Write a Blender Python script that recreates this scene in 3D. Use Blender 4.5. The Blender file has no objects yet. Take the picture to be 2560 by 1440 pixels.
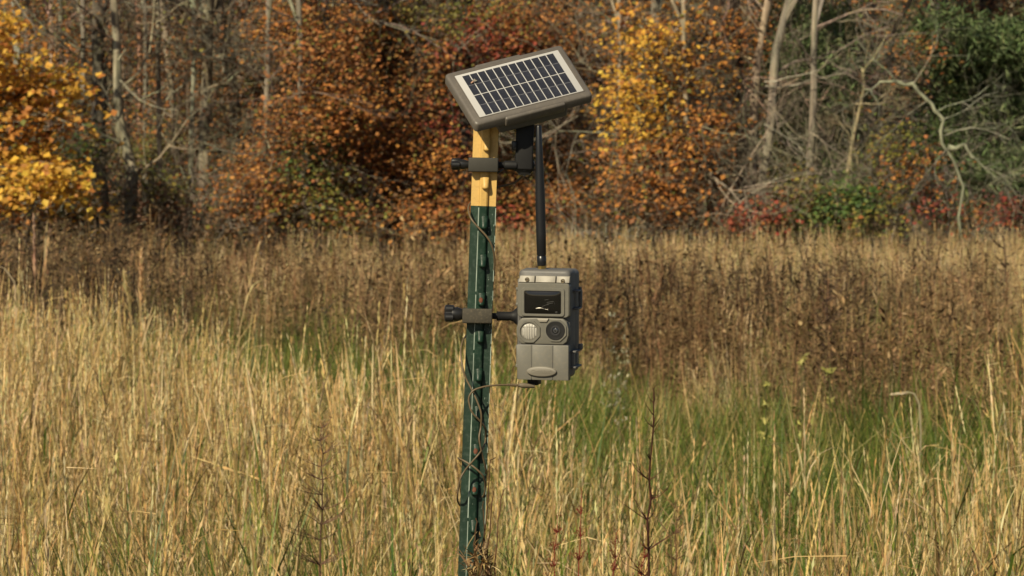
import bpy, bmesh, math, random
import numpy as np
from mathutils import Vector, Matrix, noise as mnoise

R = math.radians
random.seed(7)
rng = np.random.default_rng(7)
scene = bpy.context.scene
col = scene.collection

# ------------------------------------------------------------------ camera, light, exposure
F = 14630.0                       # focal length in pixels of the 2560 px wide photograph
PITCH = math.atan(320 / F)
CAM = Vector((0, 0, 1.6))
cd = bpy.data.cameras.new('camera')
cam = bpy.data.objects.new('camera', cd)
col.objects.link(cam)
cam.location = CAM
cam.rotation_euler = (math.pi / 2 - PITCH, 0, 0)
cd.sensor_width = 36
cd.lens = 36 * F / 2560
cd.clip_start = .1
cd.clip_end = 6000
cd.dof.use_dof = True
cd.dof.focus_distance = 7.0
cd.dof.aperture_fstop = 53
scene.camera = cam

SUN_AZ, SUN_EL = 31.0, 35.0       # degrees left of straight behind the viewer / above the horizon
sdir = Vector((-math.sin(R(SUN_AZ)) * math.cos(R(SUN_EL)), -math.cos(R(SUN_AZ)) * math.cos(R(SUN_EL)), math.sin(R(SUN_EL))))
w = bpy.data.worlds.new('World')
scene.world = w
w.use_nodes = True
nt = w.node_tree
nt.nodes.clear()
sky = nt.nodes.new('ShaderNodeTexSky')
sky.sky_type = 'NISHITA'
sky.sun_disc = False
sky.sun_elevation = R(SUN_EL)
sky.sun_rotation = math.atan2(sdir.x, sdir.y)
bgn = nt.nodes.new('ShaderNodeBackground')
bgn.inputs[1].default_value = .05
wo = nt.nodes.new('ShaderNodeOutputWorld')
nt.links.new(sky.outputs[0], bgn.inputs[0])
nt.links.new(bgn.outputs[0], wo.inputs[0])
sd = bpy.data.lights.new('sun', 'SUN')
sd.energy = 5.0
sd.angle = R(.5)
sd.color = (1, .87, .61)
sun = bpy.data.objects.new('sun', sd)
col.objects.link(sun)
sun.rotation_euler = sdir.to_track_quat('Z', 'Y').to_euler()
sun.location = (-5, -5, 10)
scene.view_settings.view_transform = 'Standard'
scene.view_settings.look = 'None'
scene.view_settings.exposure = 0.1
scene.view_settings.gamma = 1
scene.view_settings.use_curve_mapping = False
scene.render.engine = 'CYCLES'
scene.cycles.max_bounces = 6
scene.cycles.diffuse_bounces = 3
scene.cycles.transmission_bounces = 3
scene.cycles.use_denoising = True

# ------------------------------------------------------------------ small helpers
CP, SP = math.cos(PITCH), math.sin(PITCH)


def P(px, py, d):
    """point seen at photo pixel (px, py) at depth d metres"""
    a, b = (px - 1280) / F * d, (720 - py) / F * d
    return Vector((a, d * CP + b * SP, CAM.z - d * SP + b * CP))


def tag(o, label=None, cat=None, group=None, kind=None):
    if label: o['label'] = label
    if cat: o['category'] = cat
    if group: o['group'] = group
    if kind: o['kind'] = kind
    return o


def empty(name, loc, rot=(0, 0, 0), mat=None):
    o = bpy.data.objects.new(name, None)
    o.empty_display_size = .05
    col.objects.link(o)
    if mat is not None:
        o.matrix_world = mat
    else:
        o.location = loc
        o.rotation_euler = rot
    return o


def smooth(t):
    t = min(1, max(0, t))
    return t * t * (3 - 2 * t)


def gz(x, y):
    """height of the ground"""
    h = .05 * mnoise.noise(Vector((x * .16, y * .11, 3)))
    h += 9 * smooth((y - 68) / 60)
    return h


class MB:
    """mesh collector with a colour per vertex"""
    def __init__(s):
        s.v, s.f, s.c = [], [], []

    def add(s, vs, fs, c=(1, 1, 1)):
        n = len(s.v)
        s.v += [tuple(v) for v in vs]
        s.f += [tuple(i + n for i in f) for f in fs]
        s.c += [c] * len(vs)

    def tube(s, pts, rad, sides=5, c=(1, 1, 1), cap=True):
        pts = [Vector(p) for p in pts]
        n0 = len(s.v)
        N = len(pts)
        up = Vector((.31, .87, .12)).normalized()
        for i, p in enumerate(pts):
            t = (pts[min(i + 1, N - 1)] - pts[max(i - 1, 0)])
            if t.length < 1e-9: t = Vector((0, 0, 1))
            t.normalize()
            a = t.cross(up)
            if a.length < .05: a = t.cross(Vector((1, 0, 0)))
            a.normalize()
            b = t.cross(a)
            r = rad[i] if hasattr(rad, '__len__') else rad
            for k in range(sides):
                q = 2 * math.pi * k / sides
                s.v.append(tuple(p + (a * math.cos(q) + b * math.sin(q)) * r))
                s.c.append(c)
        for i in range(N - 1):
            for k in range(sides):
                k2 = (k + 1) % sides
                s.f.append((n0 + i * sides + k, n0 + i * sides + k2, n0 + (i + 1) * sides + k2, n0 + (i + 1) * sides + k))
        if cap:
            s.f.append(tuple(n0 + k for k in reversed(range(sides))))
            s.f.append(tuple(n0 + (N - 1) * sides + k for k in range(sides)))

    def ribbon(s, pts, wid, side, c):
        """flat strip through pts, half widths wid, pointing sideways along side"""
        n0 = len(s.v)
        N = len(pts)
        for i, p in enumerate(pts):
            if i == N - 1:
                s.v.append(tuple(p)); s.c.append(c)
            else:
                s.v.append(tuple(p - side * wid[i])); s.v.append(tuple(p + side * wid[i]))
                s.c += [c, c]
        for i in range(N - 2):
            a = n0 + 2 * i
            s.f.append((a, a + 1, a + 3, a + 2))
        a = n0 + 2 * (N - 2)
        s.f.append((a, a + 1, a + 2))

    def mesh(s, name):
        me = bpy.data.meshes.new(name)
        me.from_pydata(s.v, [], s.f)
        at = me.color_attributes.new('Col', 'FLOAT_COLOR', 'POINT')
        buf = np.ones((len(s.v), 4), np.float32)
        if s.v: buf[:, :3] = np.array(s.c, np.float32)
        at.data.foreach_set('color', buf.ravel())
        return me

    def build(s, name, mat, parent=None, smooth_=False):
        me = s.mesh(name)
        me.materials.append(mat)
        if smooth_:
            me.polygons.foreach_set('use_smooth', [True] * len(me.polygons))
        o = bpy.data.objects.new(name, me)
        col.objects.link(o)
        if parent: o.parent = parent
        return o


def np_mesh(name, V, Fc, C, mat, parent=None, link=True):
    """mesh from numpy arrays, triangles only"""
    me = bpy.data.meshes.new(name)
    nv, nf = len(V), len(Fc)
    me.vertices.add(nv)
    me.vertices.foreach_set('co', V.astype(np.float32).ravel())
    me.loops.add(nf * 3)
    me.loops.foreach_set('vertex_index', Fc.astype(np.int32).ravel())
    me.polygons.add(nf)
    me.polygons.foreach_set('loop_start', np.arange(nf, dtype=np.int32) * 3)
    me.update(calc_edges=True)
    at = me.color_attributes.new('Col', 'FLOAT_COLOR', 'POINT')
    buf = np.ones((nv, 4), np.float32)
    buf[:, :3] = C
    at.data.foreach_set('color', buf.ravel())
    me.materials.append(mat)
    if not link: return me
    o = bpy.data.objects.new(name, me)
    col.objects.link(o)
    if parent: o.parent = parent
    return o


def bm_obj(name, bm, mat, parent=None, loc=None, rot=None, smooth_=True, angle=35):
    bmesh.ops.recalc_face_normals(bm, faces=bm.faces)
    for e in bm.edges:
        e.smooth = len(e.link_faces) == 2 and e.calc_face_angle(0) < R(angle)
    for f in bm.faces: f.smooth = smooth_
    me = bpy.data.meshes.new(name)
    bm.to_mesh(me)
    bm.free()
    me.materials.append(mat)
    o = bpy.data.objects.new(name, me)
    col.objects.link(o)
    if parent: o.parent = parent
    if loc is not None: o.location = loc
    if rot is not None: o.rotation_euler = rot
    return o


def bm_box(x0, x1, y0, y1, z0, z1, bev=0, seg=2, bm=None):
    b = bmesh.new()
    bmesh.ops.create_cube(b, size=1)
    for v in b.verts:
        v.co = Vector(((x0 + x1) / 2 + v.co.x * (x1 - x0), (y0 + y1) / 2 + v.co.y * (y1 - y0), (z0 + z1) / 2 + v.co.z * (z1 - z0)))
    if bev:
        bmesh.ops.bevel(b, geom=b.edges[:], offset=bev, segments=seg, profile=.5, affect='EDGES')
    return join(bm, b)


def join(bm, b):
    if bm is None: return b
    me = bpy.data.meshes.new('tmp')
    b.to_mesh(me); b.free()
    bm.from_mesh(me)
    bpy.data.meshes.remove(me)
    return bm


def rr(x0, x1, z0, z1, r, n=5):
    """rounded rectangle outline in x, z"""
    out = []
    for cx, cz, a0 in ((x1 - r, z1 - r, 0), (x0 + r, z1 - r, 90), (x0 + r, z0 + r, 180), (x1 - r, z0 + r, 270)):
        for k in range(n + 1):
            a = R(a0 + 90 * k / n)
            out.append((cx + r * math.cos(a), cz + r * math.sin(a)))
    return out


def bm_plate(outline, y0, y1, ch=0, bm=None):
    """outline (x,z) extruded from the front y0 to the back y1, front edge chamfered by ch"""
    b = bmesh.new()
    cx = sum(p[0] for p in outline) / len(outline)
    cz = sum(p[1] for p in outline) / len(outline)
    wx = max(p[0] for p in outline) - cx
    wz = max(p[1] for p in outline) - cz

    def ring(y, inset):
        return [b.verts.new((cx + (p[0] - cx) * (1 - inset / wx), y, cz + (p[1] - cz) * (1 - inset / wz))) for p in outline]
    rs = [ring(y0, ch)]
    if ch:
        rs.append(ring(y0 + ch * .35, ch * .3))
        rs.append(ring(y0 + ch, 0))
    rs.append(ring(y1, 0))
    n = len(outline)
    b.faces.new(rs[0])
    for i in range(len(rs) - 1):
        for k in range(n):
            b.faces.new((rs[i][k], rs[i][(k + 1) % n], rs[i + 1][(k + 1) % n], rs[i + 1][k]))
    b.faces.new(list(reversed(rs[-1])))
    return join(bm, b)


def bm_frame(outer, inner, y0, y1, ch=0, bm=None):
    """ring-shaped plate between two outlines with the same number of points"""
    b = bmesh.new()
    n = len(outer)
    A = [b.verts.new((p[0], y0 + ch, p[1])) for p in outer]
    m = .15
    A2 = [b.verts.new((p[0] + (q[0] - p[0]) * m, y0, p[1] + (q[1] - p[1]) * m)) for p, q in zip(outer, inner)]
    B2 = [b.verts.new((p[0] + (q[0] - p[0]) * (1 - m), y0, p[1] + (q[1] - p[1]) * (1 - m))) for p, q in zip(outer, inner)]
    B = [b.verts.new((p[0], y0 + ch, p[1])) for p in inner]
    Cc = [b.verts.new((p[0], y1, p[1])) for p in inner]
    D = [b.verts.new((p[0], y1, p[1])) for p in outer]
    rings = [A, A2, B2, B, Cc, D, A]
    for i in range(6):
        for k in range(n):
            k2 = (k + 1) % n
            b.faces.new((rings[i][k], rings[i][k2], rings[i + 1][k2], rings[i + 1][k]))
    return join(bm, b)


def circle(cx, cz, r, n=28, rz=None):
    rz = rz or r
    return [(cx + r * math.cos(2 * math.pi * k / n), cz + rz * math.sin(2 * math.pi * k / n)) for k in range(n)]


def bm_cyl(p0, p1, r0, r1=None, n=18, bm=None):
    r1 = r0 if r1 is None else r1
    b = bmesh.new()
    p0, p1 = Vector(p0), Vector(p1)
    d = p1 - p0
    bmesh.ops.create_cone(b, cap_ends=True, segments=n, radius1=r0, radius2=r1, depth=d.length)
    M = Matrix.Translation((p0 + p1) / 2) @ d.to_track_quat('Z', 'Y').to_matrix().to_4x4()
    bmesh.ops.transform(b, matrix=M, verts=b.verts)
    return join(bm, b)


def bm_lathe(prof, axis_p, axis_d, n=24, bm=None):
    """prof = [(along, radius)] around the axis"""
    b = bmesh.new()
    q = Vector(axis_d).to_track_quat('Z', 'Y').to_matrix()
    rings = []
    for (t, r) in prof:
        rings.append([b.verts.new(Vector(axis_p) + q @ Vector((r * math.cos(2 * math.pi * k / n), r * math.sin(2 * math.pi * k / n), t))) for k in range(n)])
    for i in range(len(rings) - 1):
        for k in range(n):
            b.faces.new((rings[i][k], rings[i][(k + 1) % n], rings[i + 1][(k + 1) % n], rings[i + 1][k]))
    b.faces.new(list(reversed(rings[0])))
    b.faces.new(rings[-1])
    return join(bm, b)


# ------------------------------------------------------------------ materials
def new_mat(name):
    m = bpy.data.materials.new(name)
    m.use_nodes = True
    m.node_tree.nodes.clear()
    return m, m.node_tree.nodes, m.node_tree.links


def leaf_mat(name, trans=.3, rough=.6, var=.25, hue=.0, spec=.3):
    m, N, L = new_mat(name)
    at = N.new('ShaderNodeAttribute'); at.attribute_name = 'Col'
    oi = N.new('ShaderNodeObjectInfo')
    mr = N.new('ShaderNodeMapRange')
    mr.inputs[3].default_value = 1 - var; mr.inputs[4].default_value = 1 + var
    L.new(oi.outputs['Random'], mr.inputs[0])
    mul = N.new('ShaderNodeVectorMath'); mul.operation = 'SCALE'
    L.new(at.outputs['Color'], mul.inputs[0]); L.new(mr.outputs[0], mul.inputs[3])
    pb = N.new('ShaderNodeBsdfPrincipled')
    pb.inputs['Roughness'].default_value = rough
    pb.inputs['Specular IOR Level'].default_value = spec
    L.new(mul.outputs[0], pb.inputs['Base Color'])
    tr = N.new('ShaderNodeBsdfTranslucent')
    L.new(mul.outputs[0], tr.inputs[0])
    mx = N.new('ShaderNodeMixShader'); mx.inputs[0].default_value = trans
    L.new(pb.outputs[0], mx.inputs[1]); L.new(tr.outputs[0], mx.inputs[2])
    out = N.new('ShaderNodeOutputMaterial')
    L.new(mx.outputs[0], out.inputs[0])
    return m


def bark_mat(name):
    m, N, L = new_mat(name)
    at = N.new('ShaderNodeAttribute'); at.attribute_name = 'Col'
    tc = N.new('ShaderNodeTexCoord')
    mp = N.new('ShaderNodeMapping'); mp.inputs['Scale'].default_value = (14, 14, 3)
    L.new(tc.outputs['Object'], mp.inputs[0])
    nz = N.new('ShaderNodeTexNoise'); nz.inputs['Scale'].default_value = 1.2; nz.inputs['Detail'].default_value = 6
    L.new(mp.outputs[0], nz.inputs[0])
    rp = N.new('ShaderNodeMapRange'); rp.inputs[1].default_value = .3; rp.inputs[2].default_value = .7
    rp.inputs[3].default_value = .35; rp.inputs[4].default_value = 1.45
    L.new(nz.outputs[0], rp.inputs[0])
    mul = N.new('ShaderNodeVectorMath'); mul.operation = 'SCALE'
    L.new(at.outputs['Color'], mul.inputs[0]); L.new(rp.outputs[0], mul.inputs[3])
    pb = N.new('ShaderNodeBsdfPrincipled'); pb.inputs['Roughness'].default_value = .9
    L.new(mul.outputs[0], pb.inputs['Base Color'])
    bp = N.new('ShaderNodeBump'); bp.inputs['Strength'].default_value = .6; bp.inputs['Distance'].default_value = .02
    L.new(nz.outputs[0], bp.inputs['Height']); L.new(bp.outputs[0], pb.inputs['Normal'])
    out = N.new('ShaderNodeOutputMaterial')
    L.new(pb.outputs[0], out.inputs[0])
    return m


def plain(name, c, rough=.5, spec=.5, metal=0, vary=.12, scale=60, bump=.0, dust=None, dust_amt=0, coat=0):
    m, N, L = new_mat(name)
    tc = N.new('ShaderNodeTexCoord')
    nz = N.new('ShaderNodeTexNoise'); nz.inputs['Scale'].default_value = scale; nz.inputs['Detail'].default_value = 5
    L.new(tc.outputs['Object'], nz.inputs[0])
    rp = N.new('ShaderNodeMapRange'); rp.inputs[1].default_value = .25; rp.inputs[2].default_value = .75
    rp.inputs[3].default_value = 1 - vary; rp.inputs[4].default_value = 1 + vary
    L.new(nz.outputs[0], rp.inputs[0])
    rgb = N.new('ShaderNodeRGB'); rgb.outputs[0].default_value = (*c, 1)
    mul = N.new('ShaderNodeVectorMath'); mul.operation = 'SCALE'
    L.new(rgb.outputs[0], mul.inputs[0]); L.new(rp.outputs[0], mul.inputs[3])
    pb = N.new('ShaderNodeBsdfPrincipled')
    pb.inputs['Roughness'].default_value = rough
    pb.inputs['Specular IOR Level'].default_value = spec
    pb.inputs['Metallic'].default_value = metal
    pb.inputs['Coat Weight'].default_value = coat
    src = mul.outputs[0]
    if dust:
        n2 = N.new('ShaderNodeTexNoise'); n2.inputs['Scale'].default_value = scale * 7; n2.inputs['Detail'].default_value = 3
        L.new(tc.outputs['Object'], n2.inputs[0])
        r2 = N.new('ShaderNodeMapRange'); r2.inputs[1].default_value = .5; r2.inputs[2].default_value = .72
        r2.inputs[4].default_value = dust_amt
        L.new(n2.outputs[0], r2.inputs[0])
        mx = N.new('ShaderNodeMix'); mx.data_type = 'RGBA'
        L.new(r2.outputs[0], mx.inputs[0]); L.new(src, mx.inputs[6]); mx.inputs[7].default_value = (*dust, 1)
        src = mx.outputs[2]
    L.new(src, pb.inputs['Base Color'])
    if bump:
        n3 = N.new('ShaderNodeTexNoise'); n3.inputs['Scale'].default_value = scale * 20
        L.new(tc.outputs['Object'], n3.inputs[0])
        bp = N.new('ShaderNodeBump'); bp.inputs['Strength'].default_value = bump; bp.inputs['Distance'].default_value = .0004
        L.new(n3.outputs[0], bp.inputs['Height']); L.new(bp.outputs[0], pb.inputs['Normal'])
    out = N.new('ShaderNodeOutputMaterial')
    L.new(pb.outputs[0], out.inputs[0])
    return m


M = {}
M['leaf'] = leaf_mat('autumn_leaves', .38, .55, .0)
M['needle'] = leaf_mat('pine_needles', .15, .5, .0)
M['grass'] = leaf_mat('grass_blades', .3, .5, .22, spec=.4)
M['weed'] = leaf_mat('dead_weeds', .15, .8, .25, spec=.1)
M['bark'] = bark_mat('bark')
M['plastic'] = plain('taupe_plastic', (.138, .133, .114), .48, .4, vary=.09, scale=30, bump=.25, dust=(.22, .19, .14), dust_amt=.25)
M['plastic_light'] = plain('pale_taupe_plastic', (.27, .25, .212), .45, .4, vary=.05, scale=30, bump=.2)
M['plastic_dark'] = plain('grey_housing_plastic', (.115, .113, .112), .5, .4, vary=.1, scale=30, bump=.3, dust=(.2, .17, .13), dust_amt=.2)
M['panel_frame'] = plain('brown_grey_frame_plastic', (.122, .109, .096), .42, .45, vary=.1, scale=25, bump=.2, dust=(.22, .19, .15), dust_amt=.25)
M['black'] = plain('black_plastic', (.014, .014, .015), .35, .5, vary=.2, scale=50)
M['black_matte'] = plain('matte_black_plastic', (.012, .012, .013), .6, .3, vary=.2, scale=50)
M['antenna'] = plain('antenna_rubber', (.012, .013, .016), .3, .5, vary=.1, scale=50)
M['clamp'] = plain('worn_clamp_rubber', (.055, .049, .037), .7, .3, vary=.25, scale=60, bump=.5, dust=(.16, .13, .09), dust_amt=.35)
M['clamp2'] = plain('clean_clamp_rubber', (.042, .040, .034), .6, .3, vary=.1, scale=60, bump=.3)
M['glass'] = plain('dark_window_glass', (.004, .004, .004), .06, .5, vary=.1, scale=10, coat=.5)
M['lensglass'] = plain('lens_glass', (.012, .014, .018), .05, .8, vary=.1, scale=10, coat=1)
M['pir'] = plain('milky_fresnel_lens', (.38, .365, .33), .35, .5, vary=.05, scale=40)
M['steel'] = plain('screw_steel', (.35, .30, .22), .35, .5, metal=.9, vary=.2, scale=80)
M['brass'] = plain('brass_nut', (.65, .45, .15), .3, .5, metal=1, vary=.1, scale=80)
M['sheet'] = plain('white_backing_sheet', (.46, .455, .45), .4, .5, vary=.03, scale=30)
M['cell'] = plain('silicon_cell', (.024, .026, .036), .3, .5, vary=.35, scale=60, coat=.15, dust=(.16, .16, .15), dust_amt=.14)
M['bus'] = plain('silver_busbar', (.20, .20, .22), .4, .5, vary=.1, scale=80)
M['yellow'] = plain('yellow_post_paint', (.56, .36, .11), .45, .4, vary=.08, scale=40, bump=.3, dust=(.24, .13, .05), dust_amt=.22)
M['green'] = plain('green_post_paint', (.007, .026, .015), .42, .35, vary=.35, scale=25, bump=.5, dust=(.22, .28, .24), dust_amt=.12)
M['edge'] = plain('highlight_and_worn_edge', (.30, .36, .31), .45, .5, vary=.35, scale=60, bump=.3)  # pale tone shared by the painted rib highlight and the worn chips
M['rust'] = plain('rust', (.13, .05, .03), .8, .2, vary=.3, scale=200)
M['cable'] = plain('brown_cable_sheath', (.13, .095, .055), .45, .4, vary=.1, scale=60)
M['fly'] = plain('insect_body', (.40, .24, .17), .4, .4, vary=.3, scale=500)
M['wing'] = plain('insect_wing', (.25, .24, .2), .3, .5, vary=.2, scale=500)


def ground_mat():
    m, N, L = new_mat('field_soil_and_litter')
    tc = N.new('ShaderNodeTexCoord')
    nz = N.new('ShaderNodeTexNoise'); nz.inputs['Scale'].default_value = .35; nz.inputs['Detail'].default_value = 8
    L.new(tc.outputs['Object'], nz.inputs[0])
    n2 = N.new('ShaderNodeTexNoise'); n2.inputs['Scale'].default_value = 12; n2.inputs['Detail'].default_value = 6
    L.new(tc.outputs['Object'], n2.inputs[0])
    cr = N.new('ShaderNodeValToRGB')
    e = cr.color_ramp.elements
    e[0].position = .35; e[0].color = (.045, .040, .018, 1)
    e[1].position = .65; e[1].color = (.12, .085, .04, 1)
    L.new(n2.outputs[0], cr.inputs[0])
    c2 = N.new('ShaderNodeValToRGB')
    e = c2.color_ramp.elements
    e[0].position = .4; e[0].color = (.05, .065, .02, 1)
    e[1].position = .6; e[1].color = (.13, .085, .045, 1)
    L.new(nz.outputs[0], c2.inputs[0])
    mx = N.new('ShaderNodeMix'); mx.data_type = 'RGBA'; mx.inputs[0].default_value = .5
    L.new(cr.outputs[0], mx.inputs[6]); L.new(c2.outputs[0], mx.inputs[7])
    pb = N.new('ShaderNodeBsdfPrincipled'); pb.inputs['Roughness'].default_value = .95
    L.new(mx.outputs[2], pb.inputs['Base Color'])
    bp = N.new('ShaderNodeBump'); bp.inputs['Distance'].default_value = .05
    L.new(n2.outputs[0], bp.inputs['Height']); L.new(bp.outputs[0], pb.inputs['Normal'])
    out = N.new('ShaderNodeOutputMaterial')
    L.new(pb.outputs[0], out.inputs[0])
    return m


# ------------------------------------------------------------------ ground
def build_ground():
    xs = sorted(set([-2500, -900, -300, -120, -70] + list(range(-45, 46, 3)) + [70, 120, 300, 900, 2500]))
    ys = sorted(set([-2000, -600, -150, -40] + list(np.arange(-10, 72, 2.0)) + list(range(72, 140, 5)) + [180, 300, 800, 3000]))
    mb = MB()
    vs = [(x, y, gz(x, y)) for y in ys for x in xs]
    nx = len(xs)
    fs = [(j * nx + i, j * nx + i + 1, (j + 1) * nx + i + 1, (j + 1) * nx + i) for j in range(len(ys) - 1) for i in range(nx - 1)]
    mb.add(vs, fs)
    g = mb.build('ground', ground_mat(), None, True)
    tag(g, kind='structure')


build_ground()

# ------------------------------------------------------------------ scattering of grass by geometry nodes
def scatter(name, pts, rots, scl, idx, variants, label, category):
    me = bpy.data.meshes.new(name)
    me.from_pydata([tuple(p) for p in pts], [], [])
    a = me.attributes.new('rot', 'FLOAT_VECTOR', 'POINT'); a.data.foreach_set('vector', np.array(rots, np.float32).ravel())
    a = me.attributes.new('scl', 'FLOAT', 'POINT'); a.data.foreach_set('value', np.array(scl, np.float32))
    a = me.attributes.new('idx', 'INT', 'POINT'); a.data.foreach_set('value', np.array(idx, np.int32))
    o = bpy.data.objects.new(name, me)
    col.objects.link(o)
    me.materials.append(variants[0].data.materials[0])
    ng = bpy.data.node_groups.new(name + '_scatter', 'GeometryNodeTree')
    ng.interface.new_socket('Geometry', in_out='INPUT', socket_type='NodeSocketGeometry')
    ng.interface.new_socket('Geometry', in_out='OUTPUT', socket_type='NodeSocketGeometry')
    N, L = ng.nodes, ng.links
    gi, go = N.new('NodeGroupInput'), N.new('NodeGroupOutput')
    jn = N.new('GeometryNodeJoinGeometry')
    for v in reversed(variants):              # a multi-input socket reads its links last to first
        ob = N.new('GeometryNodeObjectInfo'); ob.inputs['Object'].default_value = v; ob.inputs['As Instance'].default_value = False
        ti = N.new('GeometryNodeGeometryToInstance')
        L.new(ob.outputs['Geometry'], ti.inputs[0]); L.new(ti.outputs[0], jn.inputs[0])
    ip = N.new('GeometryNodeInstanceOnPoints')
    ip.inputs['Pick Instance'].default_value = True
    L.new(gi.outputs[0], ip.inputs['Points']); L.new(jn.outputs[0], ip.inputs['Instance'])

    def na(nm, t):
        n = N.new('GeometryNodeInputNamedAttribute'); n.data_type = t; n.inputs[0].default_value = nm
        return n.outputs[0]
    e2r = N.new('FunctionNodeEulerToRotation')
    L.new(na('rot', 'FLOAT_VECTOR'), e2r.inputs[0]); L.new(e2r.outputs[0], ip.inputs['Rotation'])
    L.new(na('scl', 'FLOAT'), ip.inputs['Scale']); L.new(na('idx', 'INT'), ip.inputs['Instance Index'])
    L.new(ip.outputs[0], go.inputs[0])
    md = o.modifiers.new('scatter', 'NODES'); md.node_group = ng
    tag(o, label, category, kind='stuff')
    return o


def variant(mb, name, mat):
    me = mb.mesh(name)
    me.materials.append(mat)
    return bpy.data.objects.new(name, me)          # never linked: only its geometry is used


def rnd(a, b): return random.uniform(a, b)


def jit(c, v=.2, h=.08):
    k = rnd(1 - v, 1 + v)
    return tuple(max(.002, ch * k * rnd(1 - h, 1 + h)) for ch in c)


STRAW = [(.58, .41, .165), (.67, .51, .235), (.49, .335, .13), (.34, .22, .085), (.73, .58, .32), (.22, .14, .065)]
GREENS = [(.085, .145, .02), (.13, .195, .028), (.06, .105, .018), (.19, .23, .038), (.26, .25, .06)]


def curve_pts(base, az, L, th0, th1, n=4, kink=None):
    """points of a blade leaving base at angle th0 from vertical and ending at th1"""
    pts = [Vector(base)]
    h = Vector((math.cos(az), math.sin(az), 0))
    for i in range(n):
        t = (i + .5) / n
        th = th0 + (th1 - th0) * t ** 1.3
        if kink is not None and i >= kink[0]: th += kink[1]
        pts.append(pts[-1] + (h * math.sin(th) + Vector((0, 0, math.cos(th)))) * (L / n))
    return pts


def blade(mb, base, az, L, wd, th0, th1, c, n=4, kink=None, twist=0):
    pts = curve_pts(base, az, L, th0, th1, n, kink)
    s = Vector((-math.sin(az), math.cos(az), 0))
    s = (s * math.cos(twist) + Vector((math.cos(az) * .7, math.sin(az) * .7, .5)) * math.sin(twist)).normalized()
    wid = [wd * k for k in ([.55, 1, .9, .6, .3] if n == 4 else [.6, 1, .6])][:n]
    mb.ribbon(pts, wid, s, c)
    return pts


def seedhead(mb, p, d, L, c, n=11, spread=.35, sw=.0035, sl=.028):
    d = d.normalized()
    for i in range(n):
        t = (i + rnd(0, 1)) / n
        q = p + d * (L * t)
        a = rnd(0, 6.28)
        o = Vector((math.cos(a), math.sin(a), rnd(-.2, .2)))
        e = (d + o * spread * rnd(.3, 1.2) * (1 - .5 * t)).normalized()
        ll = sl * rnd(.7, 1.3) * (1.2 - .6 * t)
        s = e.cross(o).normalized() * sw * rnd(.7, 1.3)
        cc = jit(c, .2)
        mb.add([q - s * .3, q + e * ll * .5 - s, q + e * ll, q + e * ll * .5 + s], [(0, 1, 2, 3)], cc)


def tan_tuft(nst, h0, h1, green=.1, lay=.25, thin=1.0):
    mb = MB()
    for i in range(nst):
        r = .17 * math.sqrt(rnd(0, 1)); a = rnd(0, 6.28)
        b = Vector((r * math.cos(a), r * math.sin(a), -.03))
        H = rnd(h0, h1)
        az = rnd(0, 6.28)
        lean = abs(random.gauss(0, .10)) + (rnd(.3, .9) if random.random() < lay * .3 else 0)
        sc = jit(random.choice(STRAW), .2)
        st = blade(mb, b, az, H, .0013 * thin, lean * .25, lean * 1.2, sc, 4, (3, rnd(.2, .9)) if random.random() < .15 else None, rnd(0, 3.1))
        for k in range(random.choice((4, 5, 5, 6))):
            t = rnd(.25, .93)
            q = t * 4
            i0 = min(3, int(q))
            p = st[i0].lerp(st[i0 + 1], q - i0)
            dead = random.random() > green
            c = jit(random.choice(STRAW if dead else GREENS), .22)
            L = rnd(.10, .28)
            th1 = random.choice((rnd(.2, .7), rnd(.4, 1.4), rnd(.8, 2.9))) if dead else rnd(.2, 1.0)
            blade(mb, p, rnd(0, 6.28), L, rnd(.0012, .0027) * thin, rnd(.05, .35), th1, c, 4, (random.choice((1, 2, 3)), rnd(.3, 1.2)) if random.random() < .3 else None, rnd(-1.2, 1.2))
        if random.random() < .5:
            d = st[-1] - st[-2]
            seedhead(mb, st[-2].lerp(st[-1], .4), d, rnd(.08, .15) + d.length * .4, jit(random.choice(STRAW[:3] + STRAW[4:5]), .15), random.choice((14, 18, 24)), rnd(.12, .35), .0019 * thin)
    return mb


def green_tuft(nb, h0, h1, straw=.15, wid=.0022):
    mb = MB()
    for i in range(nb):
        r = .17 * math.sqrt(rnd(0, 1)); a = rnd(0, 6.28)
        b = Vector((r * math.cos(a), r * math.sin(a), -.03))
        c = jit(random.choice(STRAW if random.random() < straw else GREENS), .25)
        blade(mb, b, rnd(0, 6.28), rnd(h0, h1) * 1.12, rnd(.7, 1.5) * wid, rnd(0, .3), rnd(.3, 1.9), c, 4, None, rnd(-1, 1))
    return mb


BROWNS = [(.20, .125, .062), (.14, .088, .048), (.27, .17, .085), (.34, .235, .12), (.11, .075, .045)]
RUSSET = [(.24, .15, .075), (.30, .19, .095), (.18, .11, .055), (.36, .25, .13)]


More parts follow.
